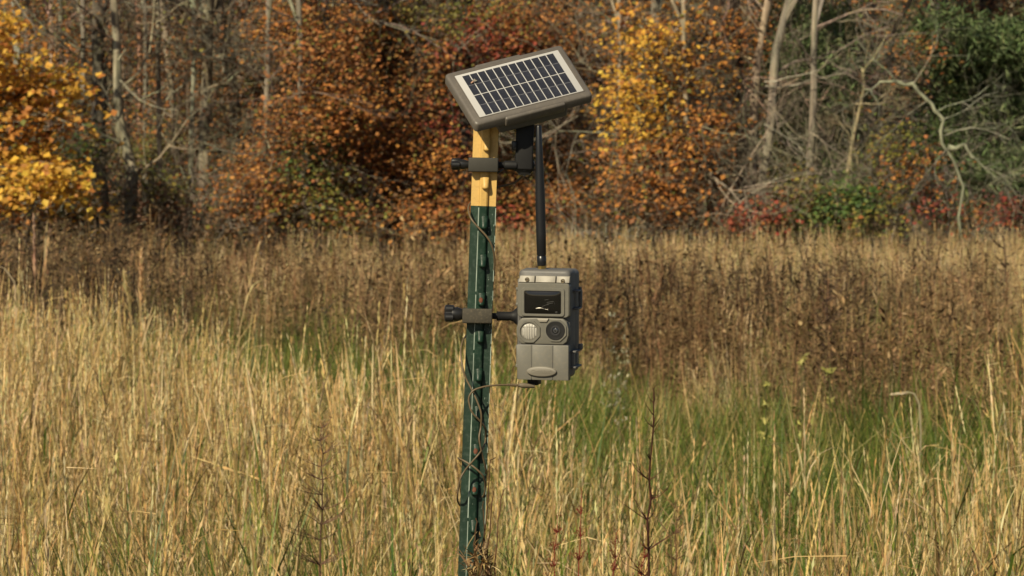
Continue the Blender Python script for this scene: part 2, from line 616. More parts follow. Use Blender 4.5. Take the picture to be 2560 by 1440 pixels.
def weed_clump(nst, h0, h1, pal, fluff=.5, green=.28, shards=26):
    """dead goldenrod-like stems: thin branching tops with curled leaves and fluff"""
    mb = MB()
    for i in range(nst):
        r = .22 * math.sqrt(rnd(0, 1)); a = rnd(0, 6.28)
        b = Vector((r * math.cos(a), r * math.sin(a), -.03))
        H = rnd(h0, h1); az = rnd(0, 6.28)
        c = jit(random.choice(pal), .2)
        pts = curve_pts(b, az, H, 0, rnd(.05, .35), 4)
        mb.tube(pts, [.0035, .003, .0026, .002, .001], 3, c, False)
        for k in range(shards):
            t = rnd(.12, 1) ** .8
            q = t * 4; i0 = min(3, int(q)); p = pts[i0].lerp(pts[i0 + 1], q - i0)
            a2 = rnd(0, 6.28)
            rr_ = rnd(.01, .06) if t < .6 else rnd(.0, .11) * (1.25 - t) * 2
            e = Vector((math.cos(a2), math.sin(a2), rnd(-.6, .9)))
            p2 = p + e * rr_
            L = rnd(.02, .055); wd = rnd(.003, .009)
            s = Vector((-math.sin(a2), math.cos(a2), rnd(-.5, .5))) * wd
            g = random.random() < green and t < .6
            cc = jit(random.choice(GREENS if g else pal), .3)
            mb.add([p2 - s * .3, p2 + e * L * .5 - s, p2 + e * L, p2 + e * L * .55 + s], [(0, 1, 2, 3)], cc)
            if rr_ > .03:
                mb.add([p, p2, p2 + Vector((0, 0, .003))], [(0, 1, 2)], c)
        if random.random() < fluff:
            seedhead(mb, pts[-2], pts[-1] - pts[-2] + Vector((0, 0, .02)), rnd(.12, .22), jit(random.choice(pal), .2), 26, .9, .004, .035)
    return mb


V_TAN = [variant(tan_tuft(14, .62, .92, .08), 'tan_tuft', M['grass']) for _ in range(9)]
V_TAN += [variant(tan_tuft(13, .60, .86, .4, .5), 'tan_tuft', M['grass']) for _ in range(4)]
V_GREEN = [variant(green_tuft(90, .40, .66, .06), 'green_tuft', M['grass']) for _ in range(7)]
V_GSTR = [variant(green_tuft(60, .45, .7, .55), 'mixed_tuft', M['grass']) for _ in range(4)]
V_WEED = [variant(weed_clump(9, .7, 1.06, BROWNS), 'weed_clump', M['weed']) for _ in range(6)]
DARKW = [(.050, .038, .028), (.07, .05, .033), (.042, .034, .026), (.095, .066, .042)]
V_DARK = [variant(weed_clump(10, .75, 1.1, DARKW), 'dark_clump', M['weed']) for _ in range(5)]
V_RUSS = [variant(weed_clump(9, .6, .98, RUSSET + BROWNS[:2], .6, .2), 'russet_clump', M['weed']) for _ in range(6)]


def interp(x, tab):
    xs, ys = zip(*tab)
    return float(np.interp(x, xs, ys))


EDGE = [(-600, 29), (0, 28), (300, 26.5), (600, 23.8), (900, 21), (1100, 19.8), (1300, 18.4), (1500, 16.4), (1700, 15), (1850, 14), (2050, 14.4), (2250, 16), (2560, 18.3), (3200, 20)]
WEED0 = [(-600, 33), (0, 33), (380, 33.5), (640, 36), (900, 34), (1200, 32.5), (1500, 30), (1800, 28), (2100, 26), (2560, 24.5), (3200, 24)]
WEED1 = [(-600, 44), (0, 45), (480, 44), (640, 43), (1200, 42), (1500, 39), (2000, 38), (2560, 38), (3200, 38)]


def sample(d0, d1, dens, accept, margin=.45):
    """points with DENS per square metre between the depths d0 and d1, wider than the view"""
    out = []
    hw = lambda d: d * 1280 / F * (1 + margin) + .6
    area = (d1 - d0) * (hw(d0) + hw(d1))
    for _ in range(int(area * dens)):
        t = rnd(0, 1)
        a, b = hw(d0), hw(d1)
        # density uniform in the trapezoid
        if abs(b - a) < 1e-6: d = d0 + t * (d1 - d0)
        else: d = d0 + (d1 - d0) * ((-a + math.sqrt(a * a + t * (b * b - a * a))) / (b - a))
        x = rnd(-1, 1) * hw(d)
        px = 1280 + F * x / d
        k = accept(x, d, px)
        if k: out.append((x, d, k))
    return out


def place(pts, base_s=1.0, var=.13, tilt=.06, lean=0):
    pos, rot, sc = [], [], []
    for x, d, k in pts:
        pos.append((x, d, gz(x, d)))
        rot.append((random.gauss(0, tilt) , random.gauss(lean, tilt), rnd(0, 6.28)))
        sc.append(base_s * k * rnd(1 - var, 1 + var))
    return pos, rot, sc


def vor(x, y, s, o=0): return mnoise.voronoi(Vector((x * s + o, y * s, o)))[0][0]


def nz2(x, y, s, o=0): return mnoise.noise(Vector((x * s + o, y * s * .6, o * 1.7)))


# tan grass in front
def acc_tan(x, d, px):
    e = interp(px, EDGE) + 1.6 * nz2(x, d, .7, 5)
    if d > e: return 0
    v = smooth(1.15 - 1.25 * vor(x, d, 1.7, 2))
    k = .84 + .24 * v + .22 * nz2(x, d, .9, 81) + (.14 if random.random() < .05 else 0)
    if px < 500: k += .05 * (1 - max(0, px) / 500) * smooth((d - 15) / 10)
    p = .08 + 1.0 * v + .5 * nz2(x, d, .8, 15)
    if px > 1400: p *= .92 + .6 * nz2(x, d, .9, 11)
    if d < 15: p *= .66 + .7 * nz2(x, d, 1.1, 71)
    return k if random.random() < p else 0


pts = sample(8.2, 31, 38, acc_tan)
pos, rot, sc = place(pts)
idx = [random.randrange(13) if True else 0 for _ in pts]
scatter('dry_grass', pos, rot, sc, idx, V_TAN, 'tall dry tan reed grass filling the front of the field around the post', 'dry grass')
n_tan = len(pts)


def acc_green(x, d, px):
    e = interp(px, EDGE); w0 = interp(px, WEED0)
    if d < e - 1.5:
        near = smooth((15 - d) / 3)
        dens = .58 + .9 * nz2(x, d, .8, 3) + (.22 if px > 1400 else 0) + .25 * near
        return 1.02 + .32 * near if random.random() < dens else 0
    if d < w0 + 1.5:
        return 1.0 + .35 * nz2(x, d, .8, 21)
    if d < 40: return 1.15 if nz2(x, d, .5, 23) > .12 else 0
    return 0


pts = sample(7.8, 42, 13, acc_green)
pos, rot, sc = place(pts, 1.0, .2)
allv = V_GREEN + V_GSTR
idx = [random.randrange(len(allv)) if d < interp(1280 + F * x / d, EDGE) - 1 or random.random() < .42 + .5 * nz2(x, d, .7, 27) else random.randrange(7) for x, d, k in pts]
scatter('green_grass', pos, rot, sc, idx, allv, 'fresh green grass between the dry grass and the brown weeds', 'grass')
n_green = len(pts)


def acc_weed(x, d, px):
    w0 = interp(px, WEED0) + 2.2 * nz2(x, d, .5, 31); w1 = interp(px, WEED1) + 3 * nz2(x, d, .4, 33)
    if d < w0 or d > w1: return 0
    if px > 1450:
        dens = -.02 + .95 * smooth(1.25 - 1.25 * vor(x, d, .9, 5)) + 1.5 * nz2(x, d, .7, 41)
        k = .99 + .2 * nz2(x, d, .7, 47)
    elif px < 500:
        dens = .9 + .8 * nz2(x, d, .6, 45); k = 1.06 + .2 * nz2(x, d, .7, 47)
    else:
        dens = .05 + 1.0 * smooth(1.25 - 1.2 * vor(x, d, 1.1, 6)) + 1.2 * nz2(x, d, .8, 43); k = .96 + .24 * nz2(x, d, .7, 47)
    return k if random.random() < dens else 0


pts = sample(22, 48, 10, acc_weed)
pos, rot, sc = place(pts, 1.0, .16)
idx = []
for x, d, k in pts:
    px = 1280 + F * x / d
    pr = .2 if px < 480 else (.6 if px < 1400 else .5)
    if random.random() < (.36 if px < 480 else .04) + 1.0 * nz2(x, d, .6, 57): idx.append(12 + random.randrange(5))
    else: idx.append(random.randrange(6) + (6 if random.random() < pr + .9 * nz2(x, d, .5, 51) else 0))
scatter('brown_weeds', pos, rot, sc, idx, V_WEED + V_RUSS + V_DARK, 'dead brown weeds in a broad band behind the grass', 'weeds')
n_weed = len(pts)


def acc_far(x, d, px):
    if px < 1150:
        p = .75
    else: p = 1
    return (.90 + .12 * nz2(x, d, .3, 61) + .08 * smooth((d - 50) / 12)) if random.random() < p else 0


def acc_mid(x, d, px):
    if d < interp(px, WEED0) - 1 or d > 38: return 0
    return (.74 + .2 * nz2(x, d, .5, 91)) if random.random() < .5 + 1.2 * nz2(x, d, .7, 93) else 0


pts = sample(36, 66.5, 10, acc_far, .5) + sample(24, 38, 8, acc_mid, .45)
pos, rot, sc = place(pts, 1.0, .15)
_keep = list(STRAW)
STRAW[:] = [(.54, .40, .20), (.60, .46, .25), (.48, .34, .17), (.40, .28, .13), (.62, .50, .30)]
V_PALE = [variant(tan_tuft(20, .6, .88, .04, .15, 1.6), 'pale_tuft', M['grass']) for _ in range(6)]
STRAW[:] = _keep
allv = V_PALE + V_GSTR + V_GREEN[:3] + V_RUSS[:3]
idx = []
for x, d, k in pts:
    px = 1280 + F * x / d
    q = random.random()
    pt = (.40 + .5 * smooth((d - 44) / 12) if px > 1200 else .34) if d > 38 else .2
    idx.append(random.randrange(6) if q < pt else (6 + random.randrange(4) if q < pt + (1 - pt) * .45 else (10 + random.randrange(3) if q < pt + (1 - pt) * .7 else 13 + random.randrange(3))))
scatter('meadow_grass', pos, rot, sc, idx, allv, 'far pale meadow grass running up to the edge of the wood', 'meadow grass')
n_far = len(pts)
print('tufts', n_tan, n_green, n_weed, n_far)

# ------------------------------------------------------------------ woodland
LEAFV = np.array([(0, 0, 0), (-.42, .42, .10), (0, .5, -.06), (.42, .42, .10), (0, 1, -.05)])
LEAFF = np.array([(0, 3, 2), (3, 4, 2), (4, 1, 2), (1, 0, 2)])
PAL = {
    'yellow': [(.78, .47, .03), (.72, .40, .03), (.84, .54, .05), (.56, .29, .03)],
    'amber': [(.60, .28, .03), (.52, .21, .03), (.44, .17, .03), (.66, .34, .04)],
    'orange': [(.58, .22, .035), (.44, .17, .035), (.68, .30, .05), (.30, .13, .04)],
    'rust': [(.48, .175, .04), (.36, .13, .035), (.56, .25, .06), (.25, .105, .035), (.34, .20, .06)],
    'red': [(.38, .07, .035), (.30, .055, .035), (.42, .12, .05), (.20, .05, .035)],
    'brown': [(.17, .10, .05), (.12, .07, .04), (.22, .13, .06), (.10, .065, .035)],
    'olive': [(.25, .22, .04), (.17, .17, .03), (.32, .26, .05), (.12, .14, .03)],
    'green': [(.08, .15, .035), (.11, .19, .045), (.06, .12, .03), (.16, .21, .05)],
    'pine': [(.12, .19, .065), (.16, .235, .085), (.09, .145, .05), (.20, .25, .10)],
    'dark': [(.05, .04, .025), (.08, .05, .03), (.06, .06, .03), (.10, .055, .03)],
}


def leaf_arrays(pos, size, cols, aspect=1.0, bias=(-.15, -.35, .95), bk=1.5):
    n = len(pos)
    nrm = rng.normal(size=(n, 3)); nrm /= np.linalg.norm(nrm, axis=1)[:, None]
    nrm = nrm * 1.0 + np.array(bias) * bk
    nrm /= np.linalg.norm(nrm, axis=1)[:, None]
    t = rng.normal(size=(n, 3)) + np.array((0, 0, -.5))
    t -= nrm * (t * nrm).sum(1)[:, None]
    t /= np.linalg.norm(t, axis=1)[:, None]
    s = np.cross(t, nrm)
    tv = LEAFV.copy(); tv[:, 0] *= aspect
    V = pos[:, None, :] + size[:, None, None] * (tv[None, :, 0, None] * s[:, None, :] + tv[None, :, 1, None] * t[:, None, :] + tv[None, :, 2, None] * nrm[:, None, :])
    Fc = LEAFF[None] + (np.arange(n) * 5)[:, None, None]
    C = np.repeat(cols, 5, axis=0)
    return V.reshape(-1, 3), Fc.reshape(-1, 3), C


def pal_cols(pal, n, jv=.22):
    p = np.array(PAL[pal])
    c = p[rng.integers(0, len(p), n)]
    if pal == 'yellow':
        q = np.array(PAL['amber'] + PAL['orange'][:1] + PAL['olive'][:1])
        m = rng.random(n) < .2
        c[m] = q[rng.integers(0, len(q), m.sum())]
    elif pal not in ('pine', 'green'):
        q = np.array(PAL['brown'] + PAL['olive'][:2] + PAL['dark'][:2] + PAL['rust'][:2])
        m = rng.random(n) < .34
        c[m] = q[rng.integers(0, len(q), m.sum())]
    g = c.mean(1, keepdims=True)
    c = g + (c - g) * .9
    return c * rng.uniform(1 - jv, 1 + jv, (n, 1)) * rng.uniform(.93, 1.07, (n, 3))


def spray_cloud(center, rad, n, per=22, spray=(.22, .22, .07)):
    """leaf positions in flattened sprays spread through an ellipsoid; returns positions and spray centres"""
    k = max(3, n // per)
    u = rng.normal(size=(k, 3)); u /= np.linalg.norm(u, axis=1)[:, None]
    u *= rng.uniform(.25, 1, (k, 1)) ** .5
    cc = np.array(center) + u * np.array(rad)
    tilt = rng.normal(size=(k, 2)) * .35
    own = rng.integers(0, k, n)
    off = rng.normal(size=(n, 3)) * np.array(spray)
    off[:, 2] += (off[:, :2] * tilt[own]).sum(1) - .25 * (off[:, 0] ** 2 + off[:, 1] ** 2) / .2
    return cc[own] + off, cc


def limb(mb, a, b, r0, r1, c, n=6, wob=.12, sides=5):
    a, b = Vector(a), Vector(b)
    L = (b - a).length
    pts, rad = [], []
    o = Vector((rnd(-1, 1), rnd(-1, 1), rnd(-1, 1))) * 7
    for i in range(n + 1):
        t = i / n
        q = a.lerp(b, t) + mnoise.noise_vector(o + Vector((t * 2.5, 0, 0))) * L * wob * math.sin(math.pi * min(1, t * 1.0)) * 1.0
        q.z += L * .1 * math.sin(math.pi * t)
        pts.append(q); rad.append(r0 + (r1 - r0) * t)
    mb.tube(pts, rad, sides, c)
    return pts


def twigs(mb, base, d, L, r, c, depth, droop=0.0, spread=.7, nch=4, mult=1.0):
    """recursive bare branching"""
    n = 5
    p = Vector(base); d = Vector(d).normalized()
    pts, rad = [p.copy()], [r]
    for i in range(n):
        d = (d + Vector((rnd(-1, 1), rnd(-1, 1), rnd(-1, 1))) * .34 + Vector((0, 0, -droop * .2))).normalized()
        p = p + d * (L / n)
        pts.append(p.copy()); rad.append(r * (1 - .6 * (i + 1) / n))
    mb.tube(pts, rad, 3 if r < .012 else 5, jit(c, .15), False)
    if depth <= 0: return
    for k in range(nch):
        i = random.randint(1, n)
        e = (d * .6 + Vector((rnd(-1, 1), rnd(-1, 1) * .7, rnd(-.8, 1) - droop)) * spread).normalized()
        twigs(mb, pts[i], e, L * rnd(.45, .75), rad[i] * .7, c, depth - 1, droop, spread, nch, mult)


GREY = (.20, .18, .14); TANB = (.30, .25, .18); PINK = (.34, .24, .19); DARKB = (.055, .045, .038); LICH = (.24, .25, .17); GREYG = (.22, .23, .17)


def tree(name, label, cat, d, path, r0, bark, blobs=(), tw=(), group=None, top=9.0, crown=None, leafsize=.044, limbs=6, mat='leaf'):
    """path: photo pixels of the trunk from its foot up; blobs: (px, py, rx, ry, palette, leaves, [depth offset]);
    tw: (px, py, dirx, dirz, length, depth of branching)"""
    ppm = F / d
    foot = P(path[0][0], path[0][1], d)
    fz = gz(foot.x, foot.y)
    foot.z = fz
    root = empty(name, foot)
    tag(root, label, cat, group)
    off = foot
    # trunk
    pts = [foot + Vector((0, 0, -.1))] + [P(x, y, d) for x, y in path[1:]]
    lastd = (pts[-1] - pts[-2]).normalized()
    lastd = (lastd * .4 + Vector((0, 0, 1)) * .6).normalized()
    visible_top = pts[-1].z
    if top > visible_top:
        for _ in range(3):
            lastd = (lastd + Vector((rnd(-.12, .12), rnd(-.12, .12), .1))).normalized()
            pts.append(pts[-1] + lastd * ((top - visible_top) / 3))
    fine, rad = [], []
    H = sum((pts[i + 1] - pts[i]).length for i in range(len(pts) - 1))
    run = 0
    seed = Vector((rnd(0, 50), 0, 0))
    for i in range(len(pts) - 1):
        seg = pts[i + 1] - pts[i]
        m = max(2, int(seg.length / .22))
        for k in range(m):
            t = k / m
            q = pts[i] + seg * t
            hh = run + seg.length * t
            q = q + mnoise.noise_vector(seed + Vector((hh * .9, 0, 0))) * r0 * .8 * min(1, hh)
            fine.append(q - off)
            flare = 1 + .5 * math.exp(-hh * 3.5)
            rad.append(r0 * flare * (1 - .72 * hh / H) * (1 + .18 * mnoise.noise(seed * 2 + Vector((0, hh * 3, 0)))))
        run += seg.length
    mb = MB(); mb.tube(fine, rad, 9, bark)
    # colour patches on the bark: every vertex varies
    mb.c = [jit(bark, .25, .06) if i % 9 else jit(bark, .4, .06) for i in range(len(mb.c))]
    mb.build('trunk', M['bark'], root, True)
    def at_h(z):
        best = min(fine, key=lambda q: abs(q.z - z)); i = fine.index(best); return best, rad[i]
    lb = MB()
    Vs, Fs, Cs, nb = [], [], [], 0
    allblobs = []
    for bl in blobs:
        px, py, rx, ry, pal, n = bl[:6]
        dd = d + (bl[6] if len(bl) > 6 else rnd(-.8, .4))
        c = P(px, py, dd) - off
        g_ = 1.0 if pal == 'yellow' else 1.3
        allblobs.append((c, (g_ * rx / ppm, .7 + .4 * rx / ppm, g_ * ry / ppm), pal, n if mat == 'needle' else int(n * (.78 if pal in ('yellow', 'amber') else 2.4)), leafsize))
    if crown:
        pal, n, rr0 = crown
        for k in range(4):
            z = top * (.52 + .16 * k)
            q, _ = at_h(z)
            allblobs.append((q + Vector((rnd(-.8, .8), rnd(-.8, .8), 0)), (rr0 * rnd(.7, 1.1), rr0 * rnd(.7, 1.1), top * .14), pal, n // 8, .13))
    for c, rd, pal, n, ls in allblobs:
        if mat != 'needle' and ls < .1: n = int(n * 1.05)
        pos, cc = spray_cloud(c, rd, n, 16, (.17, .17, .05))
        per_col = pal_cols(pal, n)
        size = ls * rng.uniform(.55, 1.35, n)
        if mat == 'needle':
            V, Fc, C = leaf_arrays(pos, size * 1.6, per_col, .12, (0, -.2, 1), .2)
        else:
            V, Fc, C = leaf_arrays(pos, size, per_col)
        Vs.append(V); Fs.append(Fc + nb); Cs.append(C); nb += len(V)
        z0 = max(.3, c.z - rd[2] - .35 * Vector(c).length * .1 - .2)
        q, rq = at_h(z0)
        pm = limb(lb, q, c, min(rq * .6, .035) + .004, .006, jit(bark, .2), 6, .1)
        for s_ in cc[rng.permutation(len(cc))[:min(len(cc), 9)]]:
            j = random.randint(2, 6)
            limb(lb, pm[j], Vector(s_), .008, .003, jit(bark, .3), 4, .15, 3)
    for k in range(limbs):
        z = rnd(.9, min(3.6, top * .7)); q, rq = at_h(z)
        a = rnd(0, 6.28)
        twigs(lb, q, (math.cos(a), math.sin(a) * .6 - .2, rnd(0, .7)), rnd(.6, 1.5), min(.014, rq * .4), jit(bark, .2) if bark[0] > .1 else jit(GREY, .3), 3)
    for (px, py, dx, dz, L, dep) in tw:
        q = P(px, py, d - .1) - off
        twigs(lb, q, (dx, rnd(-.4, .2), dz), L * .85, .010, bark, dep)
    if lb.v: lb.build('branches', M['bark'], root)['kind'] = 'stuff'
    if Vs: np_mesh('crown', np.concatenate(Vs), np.concatenate(Fs), np.concatenate(Cs), M[mat], root)['kind'] = 'stuff'
    return root


def bare_shrub(name, label, cat, d, px, pw, py_top, c, nst=10, depth=3, droop=.15, blobs=(), group=None, spread=.6):
    ppm = F / d
    foot = P(px, 560, d); foot.z = gz(foot.x, foot.y)
    root = empty(name, foot)
    tag(root, label, cat, group)
    H = P(px, py_top, d).z - foot.z
    mb = MB()
    for k in range(nst):
        b = Vector((rnd(-1, 1) * pw / ppm * .6, rnd(-.3, .3), 0))
        twigs(mb, b, (rnd(-.3, .3), rnd(-.2, .2), 1), H * rnd(.45, .75), rnd(.006, .014), jit(c, .3), depth, droop, spread, 4)
    mb.build('branches', M['bark'], root)['kind'] = 'stuff'
    Vs, Fs, Cs, nb = [], [], [], 0
    for bl in blobs:
        x, y, rx, ry, pal, n = bl[:6]
        cc = P(x, y, d + rnd(-.6, .2)) - foot
        pos, _ = spray_cloud(cc, (rx / ppm, .5, ry / ppm), n, 18, (.16, .16, .06))
        pos = pos[pos[:, 2] > .05]
        V, Fc, C = leaf_arrays(pos, .05 * rng.uniform(.6, 1.4, len(pos)), pal_cols(pal, len(pos)))
        Vs.append(V); Fs.append(Fc + nb); Cs.append(C); nb += len(V)
    if Vs: np_mesh('leaves', np.concatenate(Vs), np.concatenate(Fs), np.concatenate(Cs), M['leaf'], root)['kind'] = 'stuff'
    return root





# --- left part
tree('maple_tree', 'bright yellow maple at the left edge of the wood', 'maple', 57,
     [(-150, 560), (-150, 300), (-160, 0)], .09, GREY,
     [(15, 50, 45, 55, 'yellow', 420), (60, 190, 90, 50, 'yellow', 900), (20, 250, 70, 50, 'amber', 420), (150, 210, 50, 45, 'yellow', 420),
      (110, 300, 80, 50, 'amber', 560), (50, 370, 100, 40, 'yellow', 640), (100, 430, 95, 45, 'yellow', 950), (40, 470, 70, 30, 'yellow', 360), (160, 475, 45, 28, 'yellow', 260),
      (-150, 200, 150, 220, 'yellow', 2600), (20, 500, 60, 20, 'amber', 160)],
     crown=('yellow', 1400, 1.8), leafsize=.078, top=7)
tree('oak_tree', 'thin straight grey trunk at the far left above the yellow maple', 'oak', 66, [(66, 560), (64, 200), (63, 0)], .055, GREY, [(90, 20, 60, 40, 'rust', 220)], crown=('rust', 1100, 1.6))
tree('birch_tree', 'slim pinkish trunk behind the right side of the yellow maple', 'birch', 64, [(124, 560), (126, 200), (128, 0)], .04, PINK, [(140, 130, 60, 60, 'orange', 200)], crown=('amber', 1000, 1.4))
tree('young_tree', 'slender grey trunk just right of the slim pinkish birch', 'tree', 65, [(156, 560), (155, 200), (152, 0)], .035, GREYG, crown=('rust', 700, 1.3), blobs=[(200, 60, 50, 50, 'rust', 150)])
tree('oak_tree', 'dark crooked trunk with a pale top right of the yellow maple', 'oak', 60,
     [(245, 565), (242, 430), (248, 250), (242, 140), (250, 0)], .095, (.10, .085, .065), [(300, 60, 60, 60, 'brown', 260), (190, 360, 40, 40, 'green', 160), (210, 400, 50, 40, 'olive', 260), (235, 300, 30, 60, 'brown', 150)],
     tw=[(250, 120, .6, .5, 1.2, 3), (244, 300, -.6, .3, .8, 3)], crown=('rust', 1500, 1.9))
tree('vine_covered_tree', 'dead tree wrapped in pale tangled vines left of centre', 'dead tree', 59,
     [(312, 565), (330, 430), (300, 300), (292, 160), (285, 60)], .075, (.26, .235, .165), [(330, 460, 40, 50, 'brown', 160)],
     tw=[(300, 330, .2, -1, .9, 3), (290, 250, -.2, -1, .9, 3), (320, 400, .3, -1, .8, 3), (300, 200, .5, -.6, .9, 3), (330, 430, -.4, -.7, .7, 3), (330, 420, .8, -.5, .6, 3), (296, 150, .5, .8, .9, 3), (320, 350, -.5, .8, .8, 3)], top=5, limbs=5)
tree('birch_tree', 'salmon tinted thin trunk between the vine covered tree and the pale tall trunk', 'birch', 65, [(352, 560), (350, 250), (346, 0)], .035, (.42, .24, .17), [(385, 60, 45, 50, 'orange', 200)], crown=('orange', 800, 1.4))
tree('young_tree', 'grey thin trunk touching the salmon tinted trunk', 'tree', 63, [(366, 560), (362, 260), (364, 0)], .032, GREY, [(400, 370, 60, 45, 'olive', 420), (440, 330, 50, 50, 'olive', 300), (420, 190, 60, 55, 'rust', 240), (480, 300, 50, 55, 'orange', 200), (390, 290, 40, 40, 'orange', 120), (410, 400, 35, 30, 'green', 180), (420, 300, 70, 60, 'brown', 250)], crown=('rust', 800, 1.4))
tree('leaning_tree', 'pale trunk leaning left among olive leaves left of centre', 'tree', 62, [(455, 565), (440, 300), (425, 170), (405, 0)], .05, (.26, .21, .15), [(455, 100, 55, 60, 'rust', 260), (470, 180, 40, 40, 'orange', 140), (500, 440, 50, 40, 'olive', 160)], crown=('rust', 900, 1.4))
tree('ash_tree', 'tall pale tan trunk with a forked foot left of centre', 'ash', 60,
     [(505, 565), (513, 430), (518, 300), (520, 150), (515, 0)], .07, (.25, .215, .15), [(470, 60, 45, 60, 'brown', 260), (545, 460, 40, 30, 'brown', 140)],
     tw=[(520, 220, .8, .3, .8, 3), (510, 320, -.8, .2, .7, 3)], crown=('rust', 1200, 1.7))
tree('vine_covered_tree', 'mossy leaning trunk hung with looping vines beside the tall pale trunk', 'dead tree', 60.5,
     [(590, 565), (592, 430), (590, 300), (570, 150), (548, 0)], .085, (.19, .17, .12), [(600, 90, 40, 60, 'brown', 200), (560, 260, 45, 55, 'rust', 200), (540, 370, 50, 50, 'rust', 220), (620, 330, 45, 50, 'orange', 200)],
     tw=[(590, 75, 1, .15, 1.1, 3), (575, 180, .3, -1, .9, 3), (590, 250, .4, -1, .9, 3), (590, 300, -.6, -.8, .8, 3), (592, 380, -.5, -.6, .8, 3), (570, 150, -.5, -.9, 1, 3), (560, 90, -.7, .6, .8, 3)], top=6, limbs=4)
tree('birch_tree', 'pinkish grey trunk left of the rusty orange foliage', 'birch', 63, [(630, 560), (626, 250), (624, 0)], .05, (.30, .22, .17), [(655, 150, 35, 60, 'olive', 320), (625, 190, 40, 35, 'orange', 260), (680, 200, 50, 70, 'rust', 320)], crown=('orange', 1100, 1.5))
tree('leaning_tree', 'grey trunk leaning right through rusty leaves left of centre', 'tree', 61.5, [(690, 565), (705, 300), (725, 170), (750, 0)], .055, (.27, .24, .19), [(745, 60, 60, 55, 'rust', 420), (700, 250, 60, 60, 'brown', 300)],
     tw=[(735, 110, -1, .2, .8, 3), (728, 150, .7, .6, .8, 3)], crown=('rust', 1100, 1.6))
# --- orange middle
tree('orange_oak_tree', 'broad rusty orange oak filling the middle left of the wood', 'oak', 59.5, [(790, 560), (800, 300), (815, 0)], .07, DARKB,
     [(700, 400, 80, 55, 'rust', 900), (620, 450, 70, 45, 'orange', 560), (760, 300, 80, 60, 'rust', 800), (850, 250, 80, 60, 'orange', 850), (800, 150, 80, 60, 'rust', 800), (700, 60, 70, 50, 'orange', 560),
      (900, 340, 75, 50, 'rust', 700), (790, 450, 60, 45, 'olive', 420), (680, 480, 70, 35, 'rust', 460), (820, 60, 70, 50, 'rust', 560), (780, 375, 40, 40, 'green', 220)], crown=('rust', 1800, 2.2))
tree('orange_oak_tree', 'tawny oak with olive tinged leaves left of the solar panel', 'oak', 60.5, [(985, 560), (975, 300), (960, 0)], .08, DARKB,
     [(900, 60, 80, 55, 'orange', 850), (960, 140, 80, 50, 'amber', 560), (1030, 40, 70, 45, 'olive', 420), (950, 230, 85, 55, 'rust', 850), (1040, 200, 70, 60, 'rust', 600), (980, 330, 90, 50, 'orange', 700),
      (900, 420, 80, 45, 'rust', 650), (1020, 430, 80, 50, 'rust', 700), (860, 500, 60, 30, 'olive', 260), (1010, 120, 50, 40, 'brown', 220), (960, 500, 70, 30, 'dark', 260)], crown=('orange', 1800, 2.2))
tree('red_maple_tree', 'dark red maple behind the solar panel', 'maple', 60, [(1150, 560), (1160, 300), (1170, 0)], .07, DARKB,
     [(1100, 120, 60, 60, 'rust', 520), (1230, 100, 90, 60, 'red', 950), (1160, 50, 60, 45, 'olive', 260), (1290, 60, 70, 55, 'rust', 620), (1090, 300, 60, 60, 'red', 480), (1080, 400, 70, 50, 'orange', 520),
      (1140, 480, 80, 35, 'rust', 520), (1100, 220, 50, 50, 'rust', 300), (1230, 30, 60, 30, 'olive', 220)], crown=('red', 1700, 2.0))
tree('orange_oak_tree', 'rusty oak low behind the antenna', 'oak', 61, [(1330, 560), (1325, 300), (1320, 0)], .06, DARKB,
     [(1290, 430, 80, 60, 'rust', 850), (1410, 400, 80, 60, 'orange', 850), (1350, 500, 80, 35, 'rust', 600), (1400, 330, 60, 50, 'brown', 320), (1380, 60, 70, 60, 'rust', 520), (1270, 520, 80, 25, 'olive', 260), (1440, 480, 60, 40, 'orange', 420), (1300, 350, 50, 50, 'olive', 260)], crown=('rust', 1600, 1.9))
tree('ash_tree', 'pale trunk just right of the top of the solar panel', 'ash', 62, [(1452, 560), (1448, 250), (1450, 0)], .05, (.30, .24, .17), [(1410, 130, 40, 40, 'orange', 200)], crown=('amber', 900, 1.4))
tree('ash_tree', 'second pale trunk right of the solar panel, slimmer and straight', 'ash', 63, [(1500, 560), (1496, 250), (1496, 0)], .045, (.27, .22, .16), [(1520, 120, 30, 50, 'orange', 180)], crown=('amber', 900, 1.4))
# --- yellow group right of the post
tree('yellow_maple_tree', 'golden maple right of the solar panel', 'maple', 59, [(1640, 560), (1640, 300), (1635, 0)], .06, (.20, .18, .14),
     [(1600, 40, 75, 45, 'amber', 560), (1620, 110, 80, 55, 'yellow', 850), (1575, 230, 60, 60, 'yellow', 700), (1600, 310, 60, 50, 'yellow', 600), (1700, 60, 60, 50, 'amber', 420), (1680, 230, 70, 60, 'amber', 420),
      (1590, 390, 60, 50, 'orange', 420), (1680, 400, 80, 60, 'orange', 620), (1740, 180, 60, 70, 'amber', 420), (1640, 480, 80, 40, 'orange', 460), (1760, 330, 50, 60, 'orange', 320), (1640, 370, 30, 25, 'yellow', 150)],
     tw=[(1630, 60, .5, -.9, .8, 3), (1660, 250, .7, -.3, .8, 3), (1680, 180, -.4, -.9, .8, 3), (1690, 300, .5, -.8, .8, 3), (1650, 350, -.3, -1, .9, 3)], crown=('yellow', 1700, 2.0), leafsize=.056)
tree('birch_tree', 'straight pale trunk standing in front of the golden maple leaves', 'birch', 60, [(1790, 565), (1783, 400), (1785, 200), (1782, 0)], .048, (.36, .29, .20), [(1760, 520, 50, 30, 'amber', 260), (1800, 430, 40, 40, 'rust', 200)], crown=('amber', 1000, 1.4))
